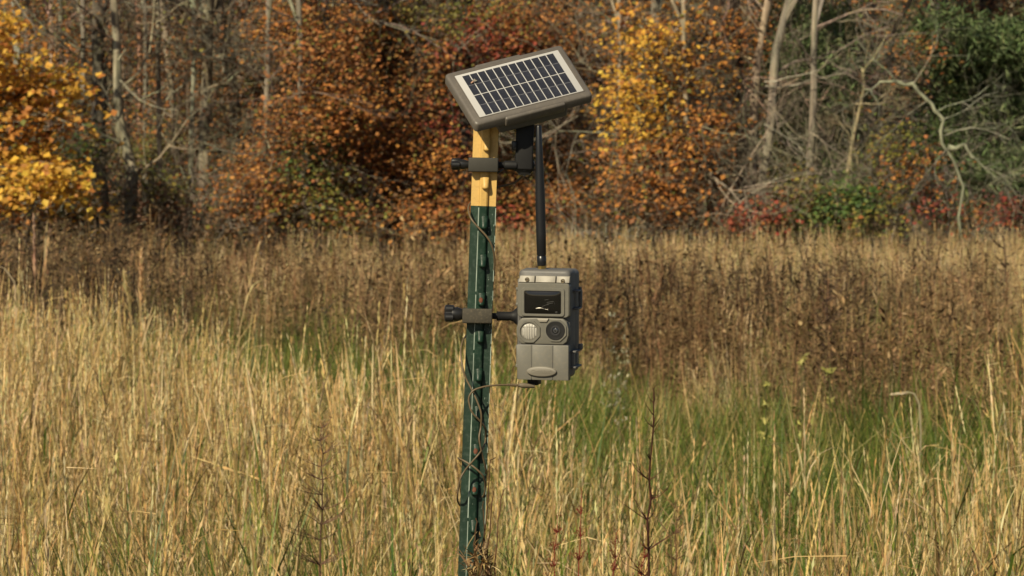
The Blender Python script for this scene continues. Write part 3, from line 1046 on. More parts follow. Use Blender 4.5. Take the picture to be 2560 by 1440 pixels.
tree('oak_tree', 'dark trunk edged with orange leaves right of the golden maple', 'oak', 60.5, [(1850, 565), (1855, 300), (1840, 130), (1815, 0)], .075, (.10, .075, .055),
     [(1835, 90, 35, 60, 'orange', 300), (1840, 220, 28, 60, 'amber', 200), (1870, 500, 60, 30, 'red', 200)], crown=('orange', 1100, 1.6))
tree('ash_tree', 'sunlit trunk patched pale and dark at the top right of centre', 'ash', 59.5, [(1870, 565), (1880, 300), (1895, 150), (1922, 0)], .055, (.32, .25, .18), crown=('amber', 900, 1.4), tw=[(1910, 80, -.8, .4, .5, 2)])
tree('ash_tree', 'greyish trunk with broken side branches right of the patched trunk', 'ash', 59, [(1897, 565), (1905, 420), (1925, 300), (1945, 120), (1975, 0)], .055, (.24, .21, .165), [(1960, 520, 50, 25, 'olive', 160)],
     tw=[(1910, 205, .9, .3, .7, 2), (1912, 215, 1, -.05, 1.0, 3), (1912, 250, .8, -.6, .7, 3), (1910, 310, 1, -.5, .8, 2), (1920, 240, -.6, .5, .5, 2)], crown=('rust', 900, 1.5), limbs=1)
tree('oak_tree', 'dark trunk leaning left behind the broken grey trunk', 'oak', 62, [(1990, 565), (1975, 300), (1972, 100), (1980, 0)], .06, (.20, .17, .13), [(1960, 60, 40, 50, 'brown', 160)], crown=('rust', 1100, 1.5))
# --- right, evergreen part
tree('cedar_tree', 'dark green cedar right of the broken grey trunk', 'cedar', 61.5, [(2040, 565), (2040, 300), (2040, 0)], .06, DARKB,
     [(2040, 60, 70, 50, 'pine', 2600), (2020, 130, 80, 50, 'pine', 2600), (1980, 210, 70, 50, 'green', 1800), (2070, 210, 70, 50, 'pine', 2000), (1980, 310, 60, 45, 'green', 1300), (2080, 330, 70, 50, 'pine', 1600), (2040, 420, 80, 50, 'green', 1600)],
     crown=('green', 1600, 1.7), mat='needle', leafsize=.06)
tree('snag', 'curved pale dead trunk standing alone on the right', 'dead tree', 59.3, [(2105, 565), (2118, 430), (2132, 330), (2160, 210), (2150, 130)], .042, (.30, .25, .15),
     tw=[(2155, 200, -.4, .9, .6, 3), (2155, 190, .5, .8, .7, 3), (2140, 260, .8, .2, .6, 3), (2132, 320, -.8, .1, .5, 3)], top=2.2, limbs=2)
bare_shrub('bare_tree', 'grey brown tangle of bare branches at the top right', 'bare tree', 59.5, 2230, 190, 60, (.22, .185, .14), 9, 3, .1, [(2280, 110, 60, 30, 'rust', 200), (2250, 180, 50, 30, 'brown', 160)])
bare_shrub('bare_tree', 'bare grey thicket under the lichen branch on the right', 'bare tree', 58.7, 2380, 150, 240, (.25, .23, .18), 9, 3, .35)
tree('leaning_tree', 'tan limb leaning right across the top right corner', 'tree', 63, [(2170, 565), (2200, 250), (2240, 60), (2275, 0)], .045, (.30, .23, .14), tw=[(2240, 90, .8, .7, 1.2, 3), (2210, 200, .7, .4, .9, 3)], top=6, limbs=2)
# lichen-covered arching branch
def lichen_tree():
    d = 57.8
    foot = P(2405, 565, d); foot.z = gz(foot.x, foot.y)
    root = empty('lichen_covered_tree', foot)
    tag(root, 'arching pale branch crusted with lichen in front of the pines', 'dead tree')
    mb = MB()
    q = [(2405, 600), (2398, 540), (2408, 470), (2385, 400), (2356, 362), (2352, 330), (2357, 300), (2338, 276), (2330, 262), (2296, 232), (2284, 208), (2262, 212), (2240, 201), (2222, 206), (2200, 203), (2180, 222), (2160, 225)]
    mb.tube([P(x + rnd(-3, 3), y + rnd(-3, 3), d) - foot for x, y in q], [.02, .015, .012, .012, .018, .02, .017, .02, .016, .020, .026, .018, .022, .014, .012, .008, .005], 7, LICH)
    q = [(2370, 368), (2390, 372), (2410, 360), (2430, 395), (2460, 400)]
    mb.tube([P(x, y, d) - foot for x, y in q], [.03, .028, .02, .012, .006], 6, LICH)
    for (x, y, dx, dz) in ((2340, 280, .9, .3), (2280, 215, .5, .9), (2240, 203, -.5, .6), (2355, 330, 1, .1), (2370, 370, -.5, -.8), (2410, 365, .6, -.7), (2320, 250, -.7, -.4), (2200, 205, -.6, -.6), (2360, 340, .9, .6), (2350, 300, 1, .4)):
        twigs(mb, P(x, y, d) - foot, (dx, rnd(-.3, .2), dz), rnd(.5, .8), .008, (.24, .235, .18), 3, .2)
    mb.build('branches', M['bark'], root, True)['kind'] = 'stuff'


lichen_tree()
tree('pine_tree', 'bright green pine with layered boughs at the right edge', 'pine', 61, [(2590, 565), (2590, 300), (2595, 0)], .09, (.12, .08, .06),
     [(2500, 90, 110, 26, 'pine', 4600), (2440, 160, 90, 22, 'pine', 2200), (2520, 150, 80, 22, 'pine', 2000), (2400, 90, 60, 20, 'pine', 1000), (2470, 240, 100, 24, 'pine', 2600), (2360, 60, 60, 30, 'pine', 1000), (2380, 330, 50, 30, 'green', 800), (2540, 260, 70, 22, 'pine', 1400), (2420, 270, 60, 16, 'pine', 900),
      (2500, 375, 90, 24, 'pine', 2200), (2470, 420, 60, 22, 'pine', 1200), (2490, 470, 70, 30, 'green', 1500), (2450, 520, 60, 24, 'green', 900), (2680, 200, 90, 150, 'pine', 2500)],
     crown=('pine', 2000, 2.0), mat='needle', leafsize=.07, limbs=0)
tree('orange_oak_tree', 'dark rusty oak behind the pine at the top right corner', 'oak', 64, [(2440, 560), (2450, 200), (2460, 0)], .07, DARKB,
     [(2480, 20, 90, 35, 'rust', 520), (2400, 30, 70, 40, 'brown', 320), (2330, 190, 60, 50, 'brown', 300), (2530, 330, 60, 30, 'amber', 200), (2420, 200, 60, 30, 'rust', 200), (2560, 180, 60, 30, 'rust', 160)], crown=('rust', 1400, 1.8))
# --- more slim trunks standing in front of the leaves
for (x_, lean_, r_, c_, d_, lab_) in (
        (205, 2, .035, GREY, 60.5, 'slim grey trunk between the yellow maple and the dark crooked trunk'),
        (402, -6, .032, (.27, .22, .16), 60.2, 'slim tan trunk right of the pair of thin touching trunks'),
        (478, 5, .03, GREYG, 60, 'slim greenish trunk just left of the tall pale tan trunk'),
        (662, 8, .035, (.25, .215, .165), 59.2, 'slim grey trunk at the left edge of the rusty oak leaves'),
        (760, -10, .04, (.26, .23, .18), 58.8, 'grey trunk rising in front of the rusty oak leaves'),
        (1545, 3, .032, (.25, .21, .15), 58.9, 'slim trunk at the left edge of the golden maple'),
        (1715, -4, .035, (.27, .225, .16), 58.6, 'slim trunk through the right half of the golden maple'),
        (2025, 10, .045, (.25, .22, .17), 59, 'grey trunk in front of the dark green cedar')):
    tree('young_tree', lab_, 'tree', d_, [(x_ - lean_, 565), (x_, 400), (x_ + lean_, 200), (x_ + 1.5 * lean_, 0)], r_, c_,
         tw=[(x_, 330, .5, -.6, .6, 3), (x_ + lean_, 150, -.5, .5, .6, 3)], crown=('rust', 400, 1.2), limbs=5)
# --- understorey shrubs
for (nm_, lab_, px_, pw_, py_, c_, n_, dd_) in (
        ('thicket', 'fine grey thicket of bare twigs left of the tall pale trunk', 430, 110, 200, (.21, .18, .13), 16, 59.4),
        ('thicket', 'looping grey thicket of bare twigs around the mossy leaning trunk', 570, 80, 170, (.22, .20, .15), 16, 59.2),
        ('thicket', 'grey twiggy thicket rising through the leaves left of the rusty oak', 730, 70, 120, (.22, .19, .15), 12, 59.3),
        ('thicket', 'pale twig thicket rising through the golden maple', 1660, 90, 60, (.25, .22, .16), 16, 58.7),
        ('thicket', 'grey twigs tangled round the broken grey trunk', 1960, 110, 150, (.23, .21, .16), 14, 58.6),
        ('thicket', 'dense grey brown twigs below the arching lichen branch', 2260, 150, 230, (.20, .17, .13), 15, 58.9),
        ('thicket', 'grey drooping twigs in front of the pine boughs', 2470, 90, 300, (.24, .22, .17), 9, 58.4)):
    bare_shrub(nm_, lab_, 'thicket', dd_, px_, pw_, py_, c_, n_, 3, .25, spread=.75)
SH = [
    ('evergreen_shrub', 'low bright green shrub at the foot of the wood right of centre', 'shrub', 58.5, 2125, [(2125, 500, 70, 40, 'green', 900), (2080, 540, 60, 25, 'green', 500), (2180, 540, 40, 22, 'olive', 200)], .05),
    ('red_shrub', 'low crimson shrub under the dark trunk right of centre', 'shrub', 58.3, 1860, [(1860, 548, 75, 20, 'red', 520), (1900, 530, 45, 16, 'red', 200)], .03),
    ('red_shrub', 'reddish shrub beneath the pine in the right corner', 'shrub', 58.6, 2500, [(2520, 520, 60, 36, 'red', 420), (2440, 545, 60, 20, 'rust', 260)], .03),
    ('orange_shrub', 'orange leaved shrub under the lichen branch', 'shrub', 59, 2300, [(2290, 420, 60, 60, 'orange', 420), (2240, 350, 60, 50, 'olive', 360), (2330, 500, 60, 40, 'red', 320), (2220, 480, 60, 50, 'olive', 420)], .05),
    ('olive_shrub', 'olive shrub below the cedar', 'shrub', 59.3, 2000, [(1990, 470, 60, 50, 'olive', 420), (2040, 490, 60, 50, 'olive', 420), (1950, 540, 60, 25, 'brown', 260)], .05),
    ('brown_shrub', 'brown leaved shrub under the golden maple', 'shrub', 58.8, 1600, [(1580, 500, 70, 40, 'brown', 420), (1680, 530, 80, 28, 'orange', 420), (1750, 540, 50, 20, 'brown', 260)], .04),
    ('bramble', 'grey twiggy bramble low right of the antenna', 'bramble', 58.2, 1540, [(1500, 540, 70, 20, 'dark', 200)], .3),
    ('orange_shrub', 'rusty shrub at the foot of the wood behind the post', 'shrub', 58.8, 1150, [(1140, 530, 90, 30, 'rust', 560), (1040, 520, 80, 30, 'orange', 420), (1240, 545, 70, 20, 'red', 320)], .04),
    ('olive_shrub', 'yellow green shrub low at the left of centre', 'shrub', 59, 830, [(830, 530, 60, 30, 'olive', 380), (760, 500, 50, 40, 'olive', 320), (900, 540, 60, 20, 'rust', 260)], .04),
    ('brown_shrub', 'brown shrub beneath the rusty oak left of centre', 'shrub', 58.7, 660, [(640, 510, 70, 36, 'rust', 420), (720, 540, 60, 22, 'dark', 260), (560, 540, 50, 24, 'brown', 260)], .04),
    ('olive_shrub', 'olive shrub between the vine covered tree and the pale tall trunk', 'shrub', 59, 420, [(400, 450, 50, 50, 'olive', 320), (440, 520, 60, 36, 'brown', 320), (370, 540, 50, 24, 'rust', 220)], .04),
    ('brown_shrub', 'dim brown shrub under the yellow maple', 'shrub', 58.6, 90, [(60, 540, 90, 25, 'brown', 460), (200, 530, 60, 36, 'dark', 320), (170, 545, 60, 20, 'olive', 200)], .04),
]
for (nm, lb_, ct, d, px, bl, tws) in SH:
    bare_shrub(nm, lb_, ct, d, px, 90 if tws < .1 else 130, 450 if tws < .1 else 400, (.13, .10, .075) if tws < .1 else (.27, .25, .21), 8 if tws < .1 else 18, 3, .2, bl)

# --- trees and leaves deeper in the wood: too many to tell apart
def deep_wood():
    mb = MB()
    for k in range(120):
        d = rnd(66, 96)
        x = rnd(-1, 1) * (d * 1280 / F * 1.7 + 3)
        z = gz(x, d)
        r = rnd(.04, .14)
        H = rnd(7, 12)
        lean = rnd(-.06, .06)
        pts = [Vector((x + lean * H * t + rnd(-.06, .06), d, z - .2 + H * t)) for t in (0, .15, .3, .45, .6, .8, 1)]
        mb.tube(pts, [r * (1 - .6 * t) for t in (0, .15, .3, .45, .6, .8, 1)], 6, jit(random.choice((GREY, TANB, DARKB, DARKB, GREYG)), .3))
        if k % 2 == 0:
            for _ in range(3): twigs(mb, pts[random.randint(1, 3)], (rnd(-1, 1), rnd(-.4, .2), rnd(0, .6)), rnd(.7, 1.4), .02, random.choice((GREY, TANB, DARKB)), 2)
    o = mb.build('distant_trunks', M['bark'])
    tag(o, 'crowded trunks and bare branches deep inside the wood', 'distant trees', kind='stuff')
    Vs, Fs, Cs, nb = [], [], [], 0
    for k in range(620):
        low = k < 490
        d = rnd(62.5, 74) if low and k % 3 else rnd(66, 92)
        hw_ = d * 1280 / F * 1.6 + 2
        x = rnd(-1, 1) * hw_
        px = 1280 + F * x / d
        z = gz(x, d) + (rnd(.1, 5.2) if low else rnd(5, 12))
        if px < 560: pal = random.choice(('brown', 'dark', 'rust', 'olive', 'brown', 'orange'))
        elif px < 1500: pal = random.choice(('rust', 'orange', 'rust', 'orange', 'olive', 'rust'))
        elif px < 1900: pal = random.choice(('orange', 'amber', 'rust', 'orange'))
        else: pal = random.choice(('olive', 'green', 'brown', 'dark', 'rust', 'green', 'orange'))
        n = 430 if low else 200
        pos, _ = spray_cloud((x, d, z), (rnd(.8, 1.8), rnd(.8, 1.6), rnd(.4, 1.1)), n, 16, (.2, .2, .06))
        V, Fc, C = leaf_arrays(pos, (.048 if low else .19) * rng.uniform(.6, 1.4, n), pal_cols(pal, n))
        Vs.append(V); Fs.append(Fc + nb); Cs.append(C); nb += len(V)
    o = np_mesh('distant_foliage', np.concatenate(Vs), np.concatenate(Fs), np.concatenate(Cs), M['leaf'])
    tag(o, 'rust, brown and olive leaves deep inside the wood', 'foliage', kind='stuff')


deep_wood()

# ------------------------------------------------------------------ single plants in the field
def stalk(name, label, cat, d, path, r, c, side=0, slen=.12, up=.9, seeds=None, group=None, mat='weed', jitter=1):
    foot = P(path[0][0], path[0][1], d)
    base = Vector((foot.x, foot.y, gz(foot.x, foot.y)))
    root = empty(name, base)
    tag(root, label, cat, group)
    pts = [Vector((0, 0, -.02))] + [P(x, y, d) - base for x, y in path]
    fine = []
    for i in range(len(pts) - 1):
        for k in range(4): fine.append(pts[i].lerp(pts[i + 1], k / 4) + Vector((rnd(-1, 1), rnd(-1, 1), 0)) * r * .8 * jitter)
    fine.append(pts[-1])
    n = len(fine)
    mb = MB(); mb.tube(fine, [r * (1 - .75 * i / (n - 1)) for i in range(n)], 5, c)
    mb.build('stem', M[mat], root, True)
    tb = MB()
    zt, zb = pts[-1].z, P(0, 1460, d).z - base.z
    for k in range(side):
        t = rnd(.0, 1)
        z = zb + (zt - zb) * t
        if z < .1: z = rnd(.1, zt)
        p = min(fine, key=lambda q: abs(q.z - z))
        a = rnd(0, 6.28)
        L = slen * rnd(.5, 1.2) * (1.25 - t * .9)
        q = [p]
        dd = Vector((math.cos(a), math.sin(a), up * .4))
        for j in range(4):
            dd = (dd + Vector((0, 0, up * .25)) + Vector((rnd(-.3, .3), rnd(-.3, .3), rnd(-.2, .2)))).normalized()
            q.append(q[-1] + dd * L / 4)
        tb.tube(q, [r * .32, r * .28, r * .22, r * .16, r * .1], 3, jit(c, .2), False)
        if seeds:
            for j in range(seeds[1]):
                s = q[random.randint(1, 4)] + Vector((rnd(-1, 1), rnd(-1, 1), rnd(-1, 1))) * .006
                e = Vector((rnd(-1, 1), rnd(-1, 1), rnd(-.5, 1))).normalized() * seeds[2]
                w_ = e.cross(Vector((.3, .8, .5))).normalized() * seeds[2] * .35
                tb.add([s - e, s - w_, s + e, s + w_], [(0, 1, 2, 3)], jit(seeds[0], .3))
    if tb.v: tb.build('side_twigs', M[mat], root)['kind'] = 'stuff'
    return root


STALKG = 'tall dead stalks in the near grass'
stalk('dead_stalk', 'dark reddish dead stalk with fine upswept twigs right of the trail camera', 'dead stalk', 9.6, [(1618, 1600), (1622, 1300), (1629, 1100), (1634, 975)], .0032, (.075, .03, .022), 34, .07, .9, ((.10, .06, .035), 2, .002), STALKG)
stalk('dead_stalk', 'brown branching dead stalk left of the post', 'dead stalk', 11, [(800, 1600), (800, 1350), (806, 1200), (803, 1070)], .0030, (.11, .065, .045), 80, .10, .6, ((.14, .09, .05), 3, .0022), STALKG)
stalk('dead_stalk', 'thin brown stalk low between the red seed stalks and the right corner', 'dead stalk', 10.5, [(1688, 1600), (1690, 1400), (1692, 1270)], .0022, (.14, .08, .05), 30, .05, .8, ((.15, .10, .06), 2, .002), STALKG)
stalk('dead_stalk', 'pale bent stem standing upright at the lower right', 'dead stalk', 11, [(1972, 1600), (1974, 1350), (1976, 1130)], .0022, (.30, .20, .10), 22, .07, .8, ((.25, .16, .09), 2, .002), STALKG)
for i, (x, y, lab) in enumerate(((1455, 1225, 'tallest dark red seed stalk right of the post foot'), (1394, 1290, 'red seed stalk nearest to the post foot'), (1541, 1330, 'short red seed stalk left of the dark dead stalk'), (1612, 1375, 'lowest red seed stalk touching the dark dead stalk'))):
    stalk('red_dock', lab, 'dock stalk', 10, [(x - 14, 1620), (x - 10, 1460), (x, y)], .0022, (.20, .03, .025), 26, .025, 1.2, ((.20, .045, .03), 4, .0026), 'red dock seed stalks at the bottom of the picture')
# far stems standing above the brown weeds
DSG = 'dark stalks standing over the weeds'
for (x0, yb, x1, y1, d, lab) in (
        (392, 760, 398, 520, 44, 'dark thick stalk left of centre above the brown weeds'),
        (462, 760, 458, 540, 44, 'dark stalk just right of the thick one over the brown weeds'),
        (790, 760, 788, 575, 42, 'brown stalk midway between the left stalks and the post'),
        (962, 740, 944, 560, 38, 'curved dark stalk left of the post above the weeds'),
        (2512, 760, 2508, 575, 42, 'dark stalk over the weeds at the right edge'),
        (2320, 760, 2318, 585, 42, 'thin dark stalk left of the one at the right edge')):
    stalk('weed_stalk', lab, 'weed stalk', d, [(x0, yb), ((x0 + x1) / 2 + 4, (yb + y1) / 2), (x1, y1)], .013, (.10, .07, .05), 40, .16, .9, ((.12, .08, .05), 5, .012), DSG)
stalk('dark_weed', 'dark candelabra shaped weed in the right of the field', 'weed', 29, [(2062, 1050), (2064, 900), (2068, 780), (2066, 690)], .008, (.07, .045, .035), 90, .22, 1.0, ((.10, .065, .045), 8, .010))
# pale seed heads and yellowed leaves
for (x, yt, d, c, lab, nn) in ((1530, 760, 26, (.50, .48, .36), 'upright weed with pale fluffy seed heads right of the trail camera', 30), (1550, 905, 24, (.48, .46, .34), 'short pale seeded weed low right of the trail camera', 18), (1562, 790, 27, (.45, .42, .3), 'pale seeded weed behind the upright fluffy one', 24)):
    stalk('fluffy_weed', lab, 'weed', d, [(x - 2, yt + 260), (x, yt + 120), (x, yt)], .004, (.16, .14, .07), nn, .10, .8, (c, 4, .010), 'weeds with pale fluffy seed heads')
for (x, yt, d, lab) in ((2005, 885, 24.5, 'weed with pale yellow leaves in the right field, topmost leaf clump'), (2075, 905, 24, 'weed with creamy yellow leaves right of the topmost clump'), (1915, 915, 24, 'weed with a pale green tip left of the topmost yellow clump')):
    stalk('yellow_weed', lab, 'weed', d, [(x, yt + 260), (x, yt + 100), (x, yt)], .005, (.10, .10, .04), 12, .07, .5, ((.50, .46, .16), 4, .020), 'weeds with yellowed leaves')


def reed(name, label, d, path, head, c, plume=(.12, .35), leaves=2, group='tall reed grass stems standing above the rest'):
    base = P(path[0][0], path[0][1], d); base.z = gz(base.x, base.y)
    root = empty(name, base)
    tag(root, label, 'grass stem', group)
    pts = [Vector((0, 0, -.02))] + [P(x, y, d) - base for x, y in path]
    mb = MB(); mb.tube(pts, [.003] * (len(pts) - 2) + [.0022, .0012], 4, c)
    for k in range(leaves):
        i = random.randint(1, len(pts) - 2)
        blade(mb, pts[i].lerp(pts[i + 1], rnd(0, 1)), rnd(0, 6.28), rnd(.2, .3), .005, .3, rnd(1, 2.4), jit(c, .2), 4)
    mb.build('stem', M['grass'], root)
    hb = MB()
    dd = pts[-1] - pts[-2]
    seedhead(hb, pts[-1] - dd.normalized() * head * .5, dd, head, jit(c, .1), 46, plume[1], .0055, .05)
    hb.build('seed_head', M['grass'], root)


ST = (.56, .41, .22)
reed('reed_stem', 'tallest feathery reed stem, left part of the field', 24, [(345, 1000), (350, 860), (352, 700)], .23, ST, (.1, .6))
reed('reed_stem', 'reed stem with a drooping plume just left of the tallest one', 24, [(330, 1000), (335, 860), (318, 735)], .16, ST, (.1, .7))
reed('reed_stem', 'lone reed stem leaning right, nearest the post', 25, [(585, 1000), (600, 820), (632, 680)], .22, ST, (.1, .45))
reed('reed_stem', 'leftmost very tall reed stem against the dark weeds', 24, [(85, 1000), (90, 800), (86, 625)], .25, (.42, .27, .16), (.1, .3))
reed('reed_stem', 'slanting reed stem crossing the leftmost one', 24, [(88, 1000), (95, 800), (112, 670)], .22, (.46, .30, .17), (.1, .3))
reed('reed_stem', 'dull brown reed stem right of the two crossing stems', 24, [(140, 1000), (145, 820), (158, 680)], .16, (.36, .25, .15), (.1, .3))
reed('reed_stem', 'pale hooked reed stem at the left edge of the field', 23, [(22, 1000), (38, 820), (48, 735)], .14, (.6, .48, .28), (.1, .5))


def bent_blade():
    d = 21
    base = P(2300, 1200, d); base.z = gz(base.x, base.y)
    root = empty('arching_grass', base)
    tag(root, 'pale grass stem arching over at the right of the field', 'grass stem')
    mb = MB()
    q = [(2300, 1200), (2302, 1080), (2298, 1010), (2286, 985), (2268, 980), (2252, 988)]
    mb.tube([Vector((0, 0, 0))] + [P(x, y, d) - base for x, y in q], .0032, 4, (.52, .46, .30))
    mb.build('stem', M['grass'], root)
    hb = MB(); seedhead(hb, P(2275, 981, d) - base, Vector((-1, 0, -.1)), .06, (.6, .5, .35), 12, .3, .004, .03)
    hb.build('seed_head', M['grass'], root)


bent_blade()

# dead weed climbing the post foot
def post_weed():
    d = 6.93
    base = P(1200, 1500, d); base.z = gz(base.x, base.y)
    root = empty('dead_vine', base)
    tag(root, 'dry brown vine and grass scraps clinging to the foot of the green post', 'dead vine')
    mb = MB()
    paths = [[(1222, 1700), (1214, 1400), (1210, 1290), (1206, 1240)], [(1226, 1700), (1216, 1400), (1232, 1260), (1234, 1215)],
             [(1208, 1700), (1190, 1400), (1184, 1360), (1193, 1310), (1187, 1290)], [(1216, 1700), (1205, 1420), (1212, 1340), (1228, 1150), (1243, 1142)],
             [(1195, 1700), (1198, 1440), (1204, 1390), (1196, 1350)], [(1250, 1700), (1238, 1420), (1246, 1300), (1262, 1200)]]
    for i, pth in enumerate(paths):
        pts = [Vector((0, 0, 0)) + Vector((rnd(-.02, .02), 0, 0))]
        for k in range(len(pth)): pts.append(P(pth[k][0], pth[k][1], d - .01 * (i % 3)) - base)
        fine = []
        for a, b in zip(pts[:-1], pts[1:]):
            for k in range(4): fine.append(a.lerp(b, k / 4) + Vector((rnd(-1, 1), rnd(-1, 1), 0)) * .0012)
        n = len(fine)
        mb.tube(fine, [.0013 * (1 - .6 * k / n) for k in range(n)], 4, jit((.16, .09, .055), .3))
    mb.build('stem', M['weed'], root)
    lb = MB()
    for k in range(150):
        x, y = random.gauss(1198, 14), 1445 - abs(random.gauss(0, 38))
        p = P(x, y, d - rnd(0, .03)) - base
        blade(lb, p, rnd(0, 6.28), rnd(.01, .045), rnd(.0006, .002), rnd(0, 2.5), rnd(.5, 3), jit(random.choice(STRAW[2:] + RUSSET + BROWNS), .3), 4)
    for k in range(60):
        x = random.gauss(1196, 12)
        p = P(x, 1500, d - rnd(0, .04)) - base
        blade(lb, p, rnd(0, 6.28), rnd(.02, .07), rnd(.0006, .0016), rnd(0, .5), rnd(.3, 2), jit(random.choice(STRAW + RUSSET), .3), 4)
    lb.build('dry_scraps', M['weed'], root)['kind'] = 'stuff'


post_weed()

# ------------------------------------------------------------------ the steel post
S = 7.0 / F                                   # metres per photo pixel at the post
mm = .001


def pole_matrix(px, py, d, lean):
    return Matrix.Translation(P(px, py, d)) @ Matrix.Rotation(R(lean), 4, 'Y')


LEAN = 2.0
top_pt = P(1216, 300, 7.0)
Mpost = Matrix.Translation(top_pt) @ Matrix.Rotation(R(LEAN), 4, 'Y')
axis = (Mpost.to_3x3() @ Vector((0, 0, 1)))
hgt = top_pt.z / axis.z + .04
foot = top_pt - axis * hgt
Mfoot = Matrix.Translation(foot) @ Matrix.Rotation(R(LEAN), 4, 'Y')
post = empty('fence_post', None, mat=Mfoot)
tag(post, 'leaning green steel fence post with a yellow painted top and a row of studs', 'fence post')


def post_z(py): return hgt - (py - 300) * S / math.cos(R(LEAN))


PROF = [(-15.2, 2.2), (-14.8, .6), (-5.8, -1.0), (-4.6, -4.2), (-3.4, -4.9), (3.2, -4.6), (4.6, -3.6), (6.0, .2), (14.8, -1.2), (15.4, .2), (15.0, 2.4),
        (3.2, 4.4), (1.8, 7), (1.6, 27), (-1.6, 27), (-1.8, 7), (-4, 4.6)]


def post_part(name, z0, z1, mat):
    b = bmesh.new()
    n = len(PROF)
    zs = list(np.linspace(z0, z1, max(2, int((z1 - z0) / .05))))
    rings = [[b.verts.new((x * mm, y * mm, z)) for x, y in PROF] for z in zs]
    for i in range(len(zs) - 1):
        for k in range(n): b.faces.new((rings[i][k], rings[i][(k + 1) % n], rings[i + 1][(k + 1) % n], rings[i + 1][k]))
    b.faces.new(list(reversed(rings[0]))); b.faces.new(rings[-1])
    return bm_obj(name, b, mat, post, angle=20)


zc = post_z(515)
post_part('green_shaft', -.25, zc, M['green'])
post_part('yellow_top', zc, hgt, M['yellow'])
# painted highlight along the left of the rib, worn bright edge on the right flange
eb = bmesh.new()
zz = -.2
while zz < zc - .002:
    L = rnd(.02, .09)
    z2 = min(zc - .002, zz + L)
    wv = rnd(.35, .8) * mm
    bm_box(-5.3 * mm - wv, -5.3 * mm + wv * .6, -3.3 * mm, -2.2 * mm, zz, z2, 0, 1, eb)
    zz = z2 + (rnd(.001, .006) if random.random() < .5 else 0)
bm_obj('rib_highlight', eb, M['edge'], post)
eb = bmesh.new()
zz = .55
while zz < zc - .002:
    L = rnd(.004, .05)
    z2 = min(zc - .002, zz + L)
    wv = rnd(.2, .6) * mm
    bm_box(14.9 * mm - wv, 15.3 * mm, -1.7 * mm, -.6 * mm, zz, z2, 0, 1, eb)
    zz = z2 + rnd(.001, .02)
for k in range(150):
    zz = rnd(.55, zc - .01); xx = rnd(6.5, 14.5) * mm
    yy = (.2 - 1.4 * (xx / mm - 6) / 8.8) * mm
    h_ = rnd(.2, .9) * mm
    bm_box(xx, xx + rnd(.15, .5) * mm, yy - .25 * mm, yy + .5 * mm, zz, zz + h_ * rnd(1, 4), 0, 1, eb)
for k in range(40):
    zz = rnd(.55, zc - .01); xx = rnd(-4.3, 2.2) * mm
    bm_box(xx, xx + rnd(.2, .6) * mm, -5.1 * mm, -4.4 * mm, zz, zz + rnd(.3, 1.2) * mm, 0, 1, eb)
o = bm_obj('paint_chips', eb, M['edge'], post)
o['kind'] = 'stuff'


def stud_mesh():
    b = bmesh.new()
    prof = [(-4.2, 9), (-6.5, 5), (-9.6, -1), (-11.4, -5), (-11.2, -6.6), (-9.4, -7.4), (-4.2, -7)]
    secs = []
    for x, k in ((-4.2, .35), (-3.2, .8), (-1.4, 1), (1.4, 1), (3.2, .8), (4.2, .35)):
        secs.append([b.verts.new((x * mm, (-4.2 + (y + 4.2) * k) * mm, z * (0.75 + .25 * k) * mm)) for y, z in prof])
    n = len(prof)
    for i in range(len(secs) - 1):
        for j in range(n): b.faces.new((secs[i][j], secs[i][(j + 1) % n], secs[i + 1][(j + 1) % n], secs[i + 1][j]))
    b.faces.new(list(reversed(secs[0]))); b.faces.new(secs[-1])
    return b


STUDS = [362, 457, 557, 653, 749, 841, 938, 1032, 1127, 1223, 1317, 1411, 1506, 1601, 1696]
RUST = {749, 1127, 1223}
first = {}
for y in STUDS:
    key = 'yellow' if y < 515 else 'green'
    if key not in first:
        o = bm_obj('stud', stud_mesh(), M[key], post, angle=50)
        first[key] = o
    else:
        o = first[key].copy(); col.objects.link(o); o.parent = post
    o.location = (1.6 * mm, 0, post_z(y))
    if y in RUST:
        b = bmesh.new()
        bmesh.ops.create_icosphere(b, subdivisions=2, radius=1)
        for v in b.verts:
            k = 1 + .25 * mnoise.noise(v.co * 2 + Vector((y, 0, 0)))
            v.co = Vector((v.co.x * 2.6 * k, v.co.y * 1.5, v.co.z * 3.8 * k)) * mm
        rp_ = bm_obj('rust_patch', b, M['rust'], o, loc=(-.6 * mm, -9.0 * mm, -.5 * mm), rot=(R(-25), 0, 0))

# ------------------------------------------------------------------ clamps on the post
def lobed_knob(x0, x1, r, lobes=3, dep=.35, phase=0, bm=None, n=48):
    b = bmesh.new()
    rings = []
    for t, k in ((0, .80), (.12, 1), (.88, 1), (1, .82)):
        ring = []
        for i in range(n):
            a = 2 * math.pi * i / n
            rad_ = r * k * (1 - dep * (.5 - .5 * math.cos(lobes * (a + phase))) ** 1.5)
            ring.append(b.verts.new((x0 + (x1 - x0) * t, rad_ * math.cos(a), rad_ * math.sin(a))))
        rings.append(ring)
    for i in range(3):
        for k in range(n): b.faces.new((rings[i][k], rings[i][(k + 1) % n], rings[i + 1][(k + 1) % n], rings[i + 1][k]))
    b.faces.new(rings[0]); b.faces.new(list(reversed(rings[-1])))
    return join(bm, b)


